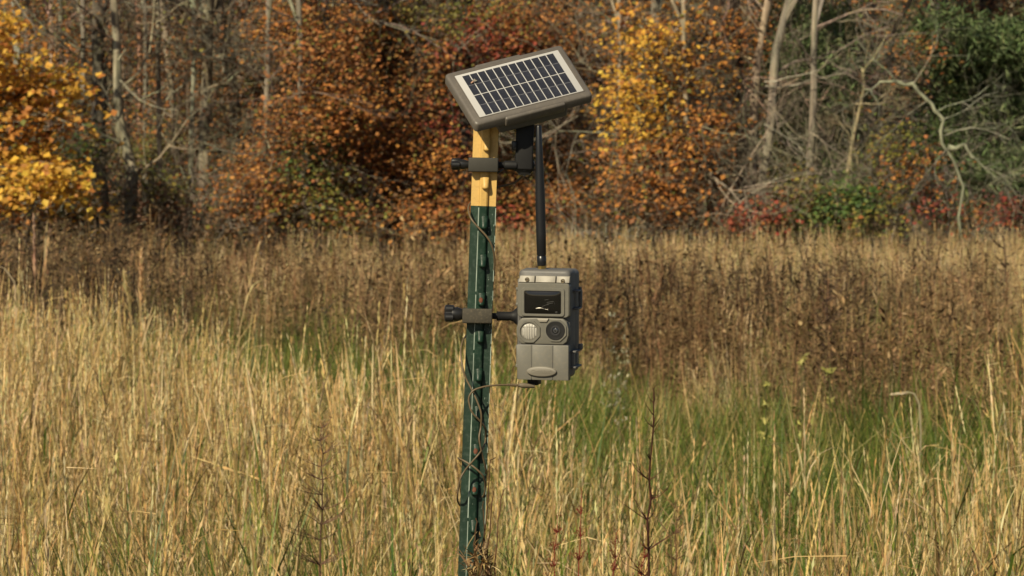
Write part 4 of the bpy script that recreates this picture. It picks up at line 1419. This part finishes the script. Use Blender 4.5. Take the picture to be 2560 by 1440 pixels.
def clamp(label, py, x0, x1, y0, y1, kx0, kx1, kr, mat, phase, lean_k, knob_dz=0):
    """x0..x1, y0..y1: photo pixels of the clamp block; kx0..kx1: the knob"""
    cx = (x0 + x1) / 2; cy = (y0 + y1) / 2
    root = empty('post_clamp', None, mat=Matrix.Translation(P(cx, cy, 7.0)) @ Matrix.Rotation(R(lean_k), 4, 'Y'))
    tag(root, label, 'clamp', 'clamps gripping the post')
    hw_, hh = (x1 - x0) / 2 * S, (y1 - y0) / 2 * S
    f0, f1 = -13 * mm, 33 * mm
    b = bmesh.new()
    bm_box(-hw_, hw_, f0, f0 + 5 * mm, -hh, hh, 1.6 * mm, 3, b)
    bm_box(-hw_, -hw_ + 3 * mm, f0 + 2 * mm, f1, -hh * .96, hh * .96, .8 * mm, 2, b)
    bm_box(hw_ - 3 * mm, hw_, f0 + 2 * mm, f1, -hh * .96, hh * .96, .8 * mm, 2, b)
    bm_box(-hw_, hw_, f1 - 4 * mm, f1, -hh * .96, hh * .96, 1 * mm, 2, b)
    bm_obj('clamp_block', b, mat, root)
    kz = knob_dz * S
    b = bmesh.new()
    X0, X1 = (kx0 - cx) * S, (kx1 - cx) * S
    lobed_knob(X0, X0 + (X1 - X0) * .55, kr * S, 3, .42, phase, b)
    bm_lathe([(0, kr * .72 * S), (.3 * (X1 - X0), kr * .78 * S), (.62 * (X1 - X0), kr * .55 * S)], (X0 + (X1 - X0) * .42, 0, 0), (1, 0, 0), 24, b)
    kn = bm_obj('knob', b, M['black'], root, loc=(0, 2 * mm, kz))
    b = bmesh.new()
    bm_cyl(((kx1 - cx - 3) * S, 0, 0), (-hw_ + 1 * mm, 0, 0), 4 * mm, None, 16, b)
    bm_obj('screw', b, M['black_matte'], root, loc=(0, 2 * mm, kz * .5))
    return root, cx, cy, hw_


# upper clamp
c1, cx, cy, hw_ = clamp('upper clamp with a small knob, gripping the yellow post top', 0, 1171, 1246, 394, 430, 1128, 1171, 16, M['clamp2'], .9, 1.0)
b = bmesh.new()
bm_cyl((hw_ - 1 * mm, 3 * mm, 0), ((1262 - cx) * S, 3 * mm, 0), 3.6 * mm, 3.2 * mm, 14, b)
bm_lathe([(0, 3.4 * mm), (2 * mm, 5.2 * mm), (5 * mm, 5.4 * mm), (9 * mm, 5.4 * mm), (16 * mm, 5 * mm)], ((1258 - cx) * S, 3 * mm, 0), (1, 0, 0), 20, b)
bm_obj('arm', b, M['black_matte'], c1)
b = bmesh.new()
bm_box(hw_ - 2 * mm, hw_ + 7 * mm, -2 * mm, 8 * mm, -10 * mm, -7.5 * mm, .8 * mm, 2, b)
bmesh.ops.rotate(b, cent=(hw_, 0, -8 * mm), matrix=Matrix.Rotation(R(-32), 3, 'Y'), verts=b.verts)
bm_obj('lever', b, M['black'], c1)
# lower clamp
c2, cx, cy, hw2 = clamp('lower clamp with a large three lobed knob, gripping the green post', 0, 1156, 1231, 771, 808, 1111, 1156, 23, M['clamp'], 2.4, 1.0, 3)
b = bmesh.new()
bm_cyl((hw2 - 1 * mm, 3 * mm, 0), ((1246 - cx) * S, 3 * mm, 0), 3.8 * mm, 3.8 * mm, 16, b)
bm_lathe([(0, 3.6 * mm), (1.5 * mm, 5.8 * mm), (4 * mm, 5.4 * mm), (17 * mm, 5.4 * mm), (21 * mm, 6.6 * mm), (23 * mm, 9 * mm), (26 * mm, 11 * mm)], ((1241 - cx) * S, 3 * mm, 0), (1, .18, 0), 24, b)
bm_obj('arm', b, M['black_matte'], c2)

# ------------------------------------------------------------------ trail camera
TC = (1356, 830)
Mtc = Matrix.Translation(P(TC[0], TC[1], 6.975)) @ Matrix.Rotation(R(.9), 4, 'Y') @ Matrix.Rotation(R(-13), 4, 'Z') @ Matrix.Rotation(R(3.5), 4, 'X')
tc = empty('trail_camera', None, mat=Mtc)
tag(tc, 'taupe plastic trail camera with a tall black antenna, held beside the green post', 'trail camera')
CY = math.cos(R(13))


def lx(px): return (px - TC[0]) * S / CY
def lz(py): return (TC[1] - py) * S


def box_(n, x0, x1, y0, y1, z0, z1, mat, bev=.8, par=tc, seg=3):
    b = bm_box(x0, x1, y0 * mm, y1 * mm, z0, z1, bev * mm, seg)
    return bm_obj(n, b, mat, par)


# housing with stepped depth
b = bmesh.new()
bm_plate(rr(lx(1293), lx(1421), lz(946), lz(676), 5 * mm, 6), 8 * mm, 36 * mm, 3.5 * mm, b)
bm_plate(rr(lx(1295), lx(1419), lz(938), lz(680), 6 * mm, 6), 34 * mm, 62 * mm, 1 * mm, b)
housing = bm_obj('housing', b, M['plastic_dark'], tc, angle=40)
# top strips
for (a, c_) in ((1294, 1334), (1337, 1386), (1389, 1427)):
    ol = [(lx(a), lz(707)), (lx(c_), lz(707)), (lx(c_ - (3 if c_ > 1420 else 0)), lz(691)), (lx(a + (4 if a < 1300 else 0)), lz(691))]
    b = bm_plate([(min(x, lx(1421)), z) for x, z in ol], 3.0 * mm, 10 * mm, .5 * mm)
    for v in b.verts:
        if v.co.z > lz(699): v.co.y += 2.6 * mm
    bm_obj('top_strip', b, M['plastic_light'], tc)
for (x, y) in ((1316, 700), (1405, 702), (1354, 850)):
    b = bmesh.new()
    bm_frame(circle(lx(x), lz(y), 5.2 * S, 16), circle(lx(x), lz(y), 3.4 * S, 16), 1.8 * mm, 6 * mm, .3 * mm, b)
    bm_plate(circle(lx(x), lz(y), 3.4 * S, 16), 2.6 * mm, 6 * mm, .2 * mm, b)
    o = bm_obj('screw', b, M['steel'], tc)
    bm_obj('screw_slot', bm_box(lx(x) - 2.3 * S, lx(x) + 2.3 * S, 2.35 * mm, 2.7 * mm, lz(y) - .6 * S, lz(y) + .6 * S), M['black_matte'], o)
# window bezel: outer step and inner step
b = bmesh.new()
bm_frame(rr(lx(1293), lx(1422), lz(793), lz(708), 4 * mm, 6), rr(lx(1308), lx(1406), lz(789), lz(722), 2.5 * mm, 6), 1.2 * mm, 12 * mm, 1.0 * mm, b)
bm_obj('window_bezel', b, M['plastic'], tc, angle=25)
b = bmesh.new()
bm_frame(rr(lx(1303), lx(1411), lz(791), lz(720), 3.5 * mm, 6), rr(lx(1311), lx(1402), lz(785), lz(728), 2 * mm, 6), -.4 * mm, 12 * mm, .7 * mm, b)
bm_obj('inner_bezel', b, M['plastic'], tc, angle=25)
# glossy bulged window
b = bmesh.new()
nx_, nz_ = 16, 12
x0, x1, z0, z1 = lx(1310), lx(1403), lz(786), lz(727)
grid = [[b.verts.new((x0 + (x1 - x0) * i / nx_, (1.2 - 1.5 * (1 - (2 * i / nx_ - 1) ** 4) * (1 - abs(2 * j / nz_ - 1) ** 5)) * mm, z0 + (z1 - z0) * j / nz_)) for i in range(nx_ + 1)] for j in range(nz_ + 1)]
for j in range(nz_):
    for i in range(nx_): b.faces.new((grid[j][i], grid[j][i + 1], grid[j + 1][i + 1], grid[j + 1][i]))
win = bm_obj('flash_window', b, M['glass'], tc, angle=80)
# window reflection painted as faint streaks and an arc, plus a small number
b = bmesh.new()
for (xa, ya, xb, yb, r_) in ((1367, 756, 1384, 753, .9), (1367, 760, 1382, 757, .9), (1362, 763, 1372, 761, .8), (1384, 753, 1387, 760, .9), (1362, 750, 1371, 748.6, .8), (1355, 766, 1362, 764, .9)):
    bm_cyl((lx(xa), -.35 * mm, lz(ya)), (lx(xb), -.35 * mm, lz(yb)), r_ * S * .7, None, 8, b)
bm_obj('reflection_streaks', b, plain('dim_reflection', (.022, .021, .02), .5, .3), tc)
b = bmesh.new()
n_ = 14
for k in range(n_):
    ta, tb_ = k / n_, (k + 1) / n_
    f_ = lambda t: (lx(1340 + 30 * t), -.4 * mm, lz(771.5 - 2.2 * math.sin(math.pi * min(1, t * 1.3)) * 1 + 2 * t))
    bm_cyl(f_(ta), f_(tb_), (1.5 - 1.1 * abs(ta - .2)) * S * .8, None, 8, b)
bm_obj('reflection_arc', b, plain('bright_reflection', (.10, .095, .085), .3, .5, metal=.6), tc)  # glint on the glass put in as a pale metallic arc


def text_obj(s, size, loc, mat, par, name, shear=0, ext=.0002, rot=(math.pi / 2, 0, 0)):
    cu = bpy.data.curves.new(name, 'FONT')
    cu.body = s; cu.size = size; cu.shear = shear; cu.extrude = ext
    cu.align_x = 'CENTER'; cu.align_y = 'CENTER'
    cu.materials.append(mat)
    o = bpy.data.objects.new(name, cu)
    me = bpy.data.meshes.new_from_object(o)
    bpy.data.objects.remove(o)
    o = bpy.data.objects.new(name, me)
    col.objects.link(o); o.parent = par; o.location = loc; o.rotation_euler = rot
    return o


text_obj('10', 6.5 * S, (lx(1390), -.35 * mm, lz(780)), plain('grey_print', (.09, .09, .085), .5), tc, 'number')
# the two-eyed lens bezel
def eight(s=1.0, n=14):
    """outline of the lens bezel in pixels round its centre, octagon-ish ends"""
    X0, X1, Z0, Z1 = 1291, 1421, 795, 861
    pts = [(X0 + 14, Z1), (X0 + 5, Z1 - 7), (X0, Z1 - 24), (X0, Z0 + 26), (X0 + 5, Z0 + 9), (X0 + 14, Z0 + 1), (X0 + 47, Z0), (X0 + 65, Z0 + .5), (X0 + 83, Z0), (X1 - 14, Z0 + 1), (X1 - 5, Z0 + 9), (X1, Z0 + 26), (X1, Z1 - 24), (X1 - 5, Z1 - 7), (X1 - 14, Z1)]
    cx, cz = (X0 + X1) / 2, (Z0 + Z1) / 2
    return [(lx(cx + (x - cx) * s), lz(cz + (z - cz) * s)) for x, z in pts]


b = bm_plate(eight(), .2 * mm, 12 * mm, 1.3 * mm)
bm_obj('lens_bezel', b, M['plastic'], tc, angle=25)
# raised octagonal rims round both eyes
def octo(cx, cz, r): return [(lx(cx + r * math.cos(R(22.5 + 45 * k))), lz(cz + r * .97 * math.sin(R(22.5 + 45 * k)))) for k in range(8)]


for (cx_, cz_, ro, ri) in ((1323.5, 830, 29.5, 23), (1389, 826, 29.5, 24)):
    b = bmesh.new()
    ang = [2 * math.pi * k / 32 for k in range(32)]
    def rr_oct(r):
        out = []
        for a in ang:
            m_ = (a - R(22.5)) % R(45) - R(22.5)
            q = r * (.93 / max(.93, math.cos(m_)) if True else 1)
            out.append((lx(cx_ + q * math.cos(a)), lz(cz_ + q * math.sin(a))))
        return out
    bm_frame(rr_oct(ro), circle(lx(cx_), lz(cz_), ri * S, 32)[:1] and [(lx(cx_) + ri * S * math.cos(-a), lz(cz_) + ri * S * math.sin(-a)) for a in ang], -1.3 * mm, 4 * mm, .7 * mm, b)
    bm_obj('eye_rim', b, M['plastic'], tc, angle=25)
# notch tab between
b = bm_plate([(lx(1343), lz(796)), (lx(1372), lz(796)), (lx(1367), lz(805)), (lx(1349), lz(805))][::-1], -1.6 * mm, 3 * mm, .4 * mm)
bm_obj('centre_tab', b, M['plastic_light'], tc)
# motion sensor dome with vertical ribs
b = bmesh.new()
rD = 21 * S
cxd, czd = lx(1323.5), lz(830)
nn = 40
rowv = {}
for i in range(nn + 1):
    for j in range(nn + 1):
        u, v = 2 * i / nn - 1, 2 * j / nn - 1
        q = u * math.sqrt(1 - v * v / 2), v * math.sqrt(1 - u * u / 2)
        rr2 = q[0] ** 2 + q[1] ** 2
        y = .8 - 2.9 * math.sqrt(max(0, 1 - rr2 * .96)) + 1.0 * abs(math.sin(q[0] * math.pi * 3.5)) * (1 if q[1] < .55 else .4) + (.25 if abs(q[1] - .5) < .04 else 0)
        rowv[i, j] = b.verts.new((cxd + q[0] * rD, y * mm, czd + q[1] * rD))
for i in range(nn):
    for j in range(nn): b.faces.new((rowv[i, j], rowv[i + 1, j], rowv[i + 1, j + 1], rowv[i, j + 1]))
bm_obj('motion_sensor', b, M['pir'], tc, angle=40)
# camera lens: dark well, barrel and glass
cL = (lx(1389), 0, lz(826))
b = bm_lathe([(-.9 * mm, 24 * S), (-1.2 * mm, 23 * S), (-1.2 * mm, 20.5 * S), (.1 * mm, 19.5 * S), (.15 * mm, 17 * S), (-.1 * mm, 16.5 * S)], (cL[0], 0, cL[2]), (0, 1, 0), 36)
lens = bm_obj('lens_barrel', b, M['black'], tc, angle=30)
b = bmesh.new()
bm_frame(circle(cL[0], cL[2], 13 * S, 32), circle(cL[0], cL[2], 8.5 * S, 32), -1.6 * mm, 2 * mm, .4 * mm, b)
bm_obj('lens_ring', b, plain('grey_lens_ring', (.03, .03, .033), .35, .5), lens)
b = bm_lathe([(-.4 * mm, 8.8 * S), (-.9 * mm, 7.5 * S), (-1.35 * mm, 4 * S), (-1.5 * mm, .2 * S)][::-1], (cL[0], 0, cL[2]), (0, 1, 0), 28)
bm_obj('lens_glass', b, M['lensglass'], lens, angle=60)
b = bmesh.new()
bm_frame(circle(cL[0], cL[2], 4.6 * S, 20), circle(cL[0], cL[2], 3.4 * S, 20), -1.75 * mm, -.8 * mm, .1 * mm, b)
bm_obj('iris_ring', b, plain('iris_grey', (.10, .10, .105), .3, .5), lens)
# lower door with three panels and grooves
for (a, c_) in ((1290, 1328.3), (1329.7, 1381), (1382.4, 1420.5)):
    ol = rr(lx(a), lx(c_), lz(950.5), lz(863.5), .5 * mm, 2)
    if a < 1300: ol = [(x, z) if not (x < lx(1300) and z < lz(940)) else (x + 2.4 * mm * smooth((lz(940) - z) / (5 * mm)), z) for x, z in rr(lx(a), lx(c_), lz(950.5), lz(863.5), .5 * mm, 2)]
    bm_obj('door_panel', bm_plate(ol, .9 * mm, 12 * mm, .5 * mm), M['plastic'], tc, angle=25)
bm_obj('door_core', bm_box(lx(1292), lx(1419), 1.6 * mm, 11.5 * mm, lz(949), lz(862), .8 * mm, 2), M['plastic_dark'], tc)
# oval badge with raised script
b = bm_plate([(lx(1354.5) + 38.5 * S * math.cos(a_), lz(929) + 13.2 * S * math.sin(a_)) for a_ in [2 * math.pi * k / 48 for k in range(48)]], -2.3 * mm, 3 * mm, 1.5 * mm)
badge = bm_obj('badge', b, M['plastic_light'] if False else plain('badge_plastic', (.195, .18, .15), .45, .4, vary=.05, scale=30), tc, angle=50)
text_obj('Cuddeback', 11.5 * S, (lx(1353), -2.35 * mm, lz(929)), badge.data.materials[0], badge, 'raised_script', .45, .00022)
# latches on the right side, hinges on the left
xr = lx(1421)
for k, (za, zb) in enumerate(((725, 777),)):
    b = bmesh.new()
    bm_box(xr - .5 * mm, xr + 7 * mm, 24 * mm, 44 * mm, lz(za + 8), lz(za + 3), .8 * mm, 2, b)
    bm_box(xr - .5 * mm, xr + 7 * mm, 24 * mm, 44 * mm, lz(zb), lz(zb - 5), .8 * mm, 2, b)
    bm_box(xr + 3 * mm, xr + 7 * mm, 40 * mm, 46 * mm, lz(zb - 3), lz(za + 5), 1 * mm, 2, b)
    bm_cyl((xr + 4.5 * mm, 43 * mm, lz(za + 3)), (xr + 4.5 * mm, 43 * mm, lz(za - 2)), 2 * mm, None, 12, b)
    bm_obj('hinge_bracket', b, M['plastic_dark'], tc)
b = bmesh.new()
bm_box(xr - .5 * mm, xr + 6.5 * mm, 12 * mm, 45 * mm, lz(883), lz(878), .8 * mm, 2, b)
bm_box(xr - .5 * mm, xr + 6.5 * mm, 12 * mm, 45 * mm, lz(922), lz(917), .8 * mm, 2, b)
bm_box(xr - .5 * mm, xr + 3 * mm, 14 * mm, 44 * mm, lz(919), lz(881), .8 * mm, 2, b)
bm_box(xr + 3 * mm, xr + 8 * mm, 38 * mm, 44 * mm, lz(880), lz(865), .8 * mm, 2, b)
latch = bm_obj('latch', b, M['plastic_dark'], tc)
bm_obj('latch_rib', bm_box(xr + 2.6 * mm, xr + 3.8 * mm, 17 * mm, 19 * mm, lz(915), lz(885), .4 * mm, 2), M['plastic_light'], latch)
b = bmesh.new()
for (ya, za, yb, zb) in ((25, 888, 33, 900), (33, 888, 25, 900), (25, 900, 33, 910), (33, 900, 25, 910), (25, 888, 25, 910)):
    bm_cyl((xr + 3.1 * mm, ya * mm, lz(za)), (xr + 3.1 * mm, yb * mm, lz(zb)), .55 * mm, None, 8, b)
bm_obj('latch_emblem', b, M['plastic'], latch)
xl = lx(1293)
for (za, zb) in ((722, 768), (868, 922)):
    b = bmesh.new()
    bm_box(xl - 4.5 * mm, xl + 1 * mm, 11 * mm, 20 * mm, lz(za + 7), lz(za), .8 * mm, 2, b)
    bm_box(xl - 4.5 * mm, xl + 1 * mm, 11 * mm, 20 * mm, lz(zb), lz(zb - 8), .8 * mm, 2, b)
    bm_cyl((xl - 2.8 * mm, 14 * mm, lz(zb)), (xl - 2.8 * mm, 14 * mm, lz(za)), 1.5 * mm, None, 12, b)
    bm_obj('hinge', b, M['plastic'], tc)
b = bmesh.new()
bm_cyl((xl - 2.8 * mm, 14 * mm, lz(920)), (xl - 2.8 * mm, 14 * mm, lz(730)), .7 * mm, None, 10, b)
bm_obj('hinge_pin', b, M['steel'], tc)
bm_obj('side_lip', bm_box(xl - 1.6 * mm, xl + .5 * mm, 10 * mm, 13 * mm, lz(935), lz(700), .5 * mm, 2), M['plastic_dark'], tc)
# mounting plate at the left rear
b = bm_box(xl - 3.5 * mm, xl + 1 * mm, 12 * mm, 48 * mm, lz(835), lz(770), 1.2 * mm, 2)
bm_obj('mount_plate', b, M['black_matte'], tc)
# socket under the case
bm_obj('power_socket', bm_box(lx(1312), lx(1338), 14 * mm, 34 * mm, lz(967), lz(944), 1 * mm, 2), M['black_matte'], tc)
# antenna
a0 = Vector((lx(1343), 24 * mm, lz(672)))
Minv = Mtc.inverted()
a1 = Minv @ P(1346.5, 312, 6.985)
ad = (a1 - a0); AL = ad.length
b = bm_lathe([(-3 * mm, 5 * mm), (1.5 * mm, 5 * mm), (1.6 * mm, 3.6 * mm)], a0, ad, 8)
bm_obj('antenna_nut', b, M['brass'], tc)
b = bm_lathe([(1.6 * mm, 4.6 * mm), (2.4 * mm, 5.3 * mm), (13 * mm, 5.6 * mm), (13.6 * mm, 4.9 * mm), (14.5 * mm, 5.6 * mm), (40 * mm, 5.9 * mm), (85 * mm, 5.8 * mm), (AL * .78, 4.4 * mm), (AL - 2 * mm, 3.3 * mm), (AL - .4 * mm, 2.6 * mm), (AL, 1.2 * mm)], a0, ad, 28)
bm_obj('antenna', b, M['antenna'], tc, angle=60)

# ------------------------------------------------------------------ solar panel
av = Vector((293, 103, 76)); bv = Vector((79, -130, -128))
PW, PH = av.length * S, bv.length * S
ex = av.normalized(); ey = (-bv).normalized(); ez = ex.cross(ey).normalized()
Rm = Matrix((ex, ey, ez)).transposed().to_4x4()
Msp = Matrix.Translation(P(1297, 210, 7.0)) @ Rm
sp = empty('solar_panel', None, mat=Msp)
tag(sp, 'small tilted solar panel in a brown grey frame above the post', 'solar panel')


def U(u): return (u - .5) * PW
def Vv(v): return (.5 - v) * PH


def flat_plate(outline_xy, z0, z1, ch):
    """outline in the panel's x, y; visible face at z1"""
    b = bm_plate([(x, y) for x, y in outline_xy], 0, z1 - z0, ch)
    for v in b.verts:
        x, y, z = v.co
        v.co = Vector((x, z, z1 - y))
    return b


b = flat_plate(rr(-PW / 2, PW / 2, -PH / 2, PH / 2, 4.5 * mm, 6), -12.5 * mm, 0, 2.6 * mm)
bm_obj('frame', b, M['panel_frame'], sp, angle=40)
# raised lip round the sheet, hood and back box
def rim_frame(x0, x1, y0, y1, wd, z0, z1, r):
    b = bmesh.new()
    bm_frame(rr(x0 - wd, x1 + wd, y0 - wd, y1 + wd, r, 4), rr(x0, x1, y0, y1, r * .5, 4), 0, z1 - z0, .3 * mm, b)
    for v in b.verts:
        x, y, z = v.co
        v.co = Vector((x, z, z1 - y))
    return b


bm_obj('inner_lip', rim_frame(U(.06), U(.948), Vv(.90), Vv(.085), 1.2 * mm, -1 * mm, .55 * mm, 1.5 * mm), M['panel_frame'], sp)
b = bmesh.new()
bm_box(U(.27), U(.66), Vv(.12), Vv(-.055), -30 * mm, -3.2 * mm, 2.5 * mm, 3, b)
bm_obj('top_hood', b, M['panel_frame'], sp)
b = bmesh.new()
bm_box(U(.25), U(.76), Vv(1.03), Vv(.93), -14.5 * mm, -.9 * mm, 2.4 * mm, 3, b)
bm_obj('bottom_clip', b, M['panel_frame'], sp)
b = bmesh.new()
bm_box(U(.22), U(.80), Vv(.97), Vv(.05), -29 * mm, -11 * mm, 3 * mm, 3, b)
bm_obj('battery_box', b, M['plastic_dark'], sp)
bm_obj('backing_sheet', flat_plate(rr(U(.062), U(.946), Vv(.898), Vv(.087), 1 * mm, 3), -1 * mm, .25 * mm, .1 * mm), M['sheet'], sp)
u0, u1, v0, v1 = .112, .897, .128, .885
cw = (u1 - u0) / 12
gap_u, gap_v = .0085, .014
cell0 = None
for i in range(12):
    for j in range(2):
        ua, ub = u0 + cw * i + gap_u / 2, u0 + cw * (i + 1) - gap_u / 2
        vm = (v0 + v1) / 2
        va, vb = (v0, vm - gap_v / 2) if j == 0 else (vm + gap_v / 2, v1)
        if cell0 is None:
            W_, H_ = (ub - ua) * PW / 2, (vb - va) * PH / 2
            cell0 = bm_obj('solar_cell', bm_box(-W_, W_, -H_, H_, 0, .3 * mm, .05 * mm, 1), M['cell'], sp)
            o = cell0
        else:
            o = cell0.copy(); col.objects.link(o); o.parent = sp
        o.location = ((U(ua) + U(ub)) / 2, (Vv(va) + Vv(vb)) / 2, .22 * mm)
for v in ((v0 + (v0 + v1) / 2) / 2, ((v0 + v1) / 2 + v1) / 2):
    bm_obj('busbar', bm_box(U(u0 + .003), U(u1 - .003), Vv(v) - .28 * mm, Vv(v) + .28 * mm, .45 * mm, .58 * mm), M['bus'], sp)
# black bracket under the panel, upright in the world
br = Matrix.Identity(4)
Msi = Msp.inverted()


def world_box_part(name, px0, px1, py0, py1, d0, d1, mat, bev, lean=0):
    c = P((px0 + px1) / 2, (py0 + py1) / 2, (d0 + d1) / 2)
    hx, hz, hy = (px1 - px0) / 2 * S, (py1 - py0) / 2 * S, (d1 - d0) / 2
    b = bm_box(-hx, hx, -hy, hy, -hz, hz, bev * mm, 3)
    Mx = Msi @ Matrix.Translation(c) @ Matrix.Rotation(R(lean), 4, 'Y')
    bmesh.ops.transform(b, matrix=Mx, verts=b.verts)
    return bm_obj(name, b, mat, sp)


world_box_part('bracket_arm', 1289, 1334, 296, 425, 7.0, 7.03, M['black_matte'], 2.2, 2.0)
world_box_part('bracket_ear', 1279, 1292, 352, 376, 6.995, 7.015, M['black'], 2.0, 0)
c_ = P(1311, 413, 7.02)
b = bm_lathe([(-14 * mm, 10 * mm), (-13 * mm, 12.2 * mm), (0, 12.8 * mm), (13 * mm, 12.2 * mm), (14 * mm, 10 * mm)], (0, 0, 0), (0, 1, 0), 32)
for k in range(12):
    a_ = 2 * math.pi * k / 12
    bm_cyl((12.0 * mm * math.cos(a_), -13 * mm, 12.0 * mm * math.sin(a_)), (12.0 * mm * math.cos(a_), 13 * mm, 12.0 * mm * math.sin(a_)), 1.5 * mm, None, 8, b)
for k in range(8):
    a_ = 2 * math.pi * k / 8
    bm_cyl((6.5 * mm * math.cos(a_), -15 * mm, 6.5 * mm * math.sin(a_)), (6.5 * mm * math.cos(a_), -12 * mm, 6.5 * mm * math.sin(a_)), 1.2 * mm, None, 8, b)
bmesh.ops.transform(b, matrix=Msi @ Matrix.Translation(c_), verts=b.verts)
bm_obj('tilt_joint', b, M['black'], sp)
world_box_part('bracket_head', 1270, 1360, 282, 316, 6.995, 7.05, M['plastic_dark'], 2.0, -14)

# insect resting on the panel
def insect():
    root = empty('insect', None, mat=Msp @ Matrix.Translation((U(.165), Vv(.285), .55 * mm)) @ Matrix.Rotation(R(22), 4, 'Z'))
    tag(root, 'small brownish fly resting on the upper left of the solar panel', 'insect')
    def ell(cx, cz, a, b_, c):
        b = bmesh.new()
        bmesh.ops.create_uvsphere(b, u_segments=14, v_segments=10, radius=1)
        for v in b.verts: v.co = Vector((cx + v.co.x * a, v.co.y * b_, cz + v.co.z * c))
        return b
    b = ell(0, 1.5 * mm, 1.9 * mm, 1.3 * mm, 1.2 * mm)
    join(b, ell(3.0 * mm, 1.4 * mm, 2.4 * mm, 1.1 * mm, 1.0 * mm))
    bm_obj('body', b, M['fly'], root)
    bm_obj('head', ell(-2.3 * mm, 1.4 * mm, .9 * mm, 1.1 * mm, .9 * mm), M['fly'], root)
    for s in (-1, 1):
        b = bmesh.new()
        vs = [b.verts.new(v) for v in ((-.2 * mm, s * .4 * mm, 2.5 * mm), (2 * mm, s * 2.2 * mm, 2.4 * mm), (5.2 * mm, s * 2.4 * mm, 1.9 * mm), (5.6 * mm, s * 1.2 * mm, 1.9 * mm), (3 * mm, s * .3 * mm, 2.4 * mm))]
        b.faces.new(vs)
        bm_obj('wing', b, M['wing'], root)
        for k in range(3):
            b = bmesh.new()
            x = (-1 + k) * 1.0 * mm
            bm_cyl((x, s * .8 * mm, 1.2 * mm), (x * 1.6, s * 2.1 * mm, 1.7 * mm), .15 * mm, None, 6, b)
            bm_cyl((x * 1.6, s * 2.1 * mm, 1.7 * mm), (x * 2.2, s * 2.9 * mm, 0), .12 * mm, None, 6, b)
            bm_obj('leg', b, M['black_matte'], root)


insect()

# ------------------------------------------------------------------ cable wound round the post
def spline(pts, n=7):
    out = []
    p = [pts[0]] + pts + [pts[-1]]
    for i in range(1, len(p) - 2):
        for k in range(n):
            t = k / n
            a, b_, c, d = p[i - 1], p[i], p[i + 1], p[i + 2]
            out.append(.5 * ((2 * b_) + (c - a) * t + (2 * a - 5 * b_ + 4 * c - d) * t * t + (3 * b_ - a - 3 * c + d) * t * t * t))
    out.append(pts[-1])
    return out


FR, BK, SD = 6.987, 7.032, 7.008
path = [(1316, 425, 7.03), (1290, 455, 7.035), (1240, 470, BK), (1195, 490, BK), (1173, 512, SD), (1172, 530, 6.995), (1180, 550, FR), (1200, 573, 6.985), (1218, 593, 6.985), (1230, 615, FR), (1236, 645, 6.995), (1234, 690, SD), (1222, 740, BK), (1200, 800, BK), (1172, 832, BK), (1158, 850, SD),
        (1152, 880, 6.995), (1157, 920, FR), (1166, 948, FR), (1180, 975, 6.985), (1194, 1006, 6.983), (1203, 1035, 6.983), (1202, 1068, FR), (1198, 1096, 6.983), (1205, 1134, FR), (1213, 1165, 6.995), (1214, 1182, SD), (1195, 1180, BK), (1160, 1155, BK), (1146, 1146, SD),
        (1152, 1148, 6.992), (1177, 1162, 6.985), (1197, 1178, 6.983), (1209, 1193, FR), (1213, 1213, 6.997), (1208, 1240, SD), (1180, 1262, BK), (1155, 1266, BK), (1145, 1255, SD), (1144, 1235, 6.994), (1150, 1200, FR), (1162, 1177, FR), (1180, 1155, 6.983), (1198, 1134, 6.983), (1210, 1115, 6.993),
        (1214, 1095, SD), (1212, 1068, 6.992), (1196, 1048, 6.984), (1180, 1030, 6.981), (1172, 1003, 6.981), (1175, 987, 6.98), (1186, 975, 6.98), (1210, 967, 6.982), (1240, 963, 6.985), (1268, 962, 6.988), (1290, 963, 6.99)]
cab = empty('power_cable', P(1290, 963, 6.99))
tag(cab, 'thin brown cable winding round the post from the solar panel to the trail camera', 'cable')
off = cab.location.copy()
pts = spline([P(x, y, d) - off for x, y, d in path])
mb = MB(); mb.tube(pts, 1.15 * mm, 10, (1, 1, 1))
mb.build('cord', M['cable'], cab, True)
mb = MB()
q0 = P(1268, 962, 6.988) - off; q1 = P(1297, 963.5, 6.991) - off
for k in range(6):
    p = q0.lerp(q1, k / 5.5)
    mb.tube([p, p + Vector((1.3 * mm, 0, 0))], (1.9 + .12 * k) * mm, 12)
mb.tube([q0, q1], 1.4 * mm, 10)
mb.build('strain_relief', M['cable'], cab)
b = bmesh.new()
e0 = P(1296, 963, 6.991) - off; e1 = P(1336, 965, 6.996) - off
bm_lathe([(0, 1.8 * mm), (4 * mm, 3.0 * mm), (8 * mm, 3.2 * mm), ((e1 - e0).length, 2.6 * mm)], e0, e1 - e0, 16, b)
bm_obj('plug', b, plain('plug_rubber', (.17, .14, .10), .5, .4), cab)
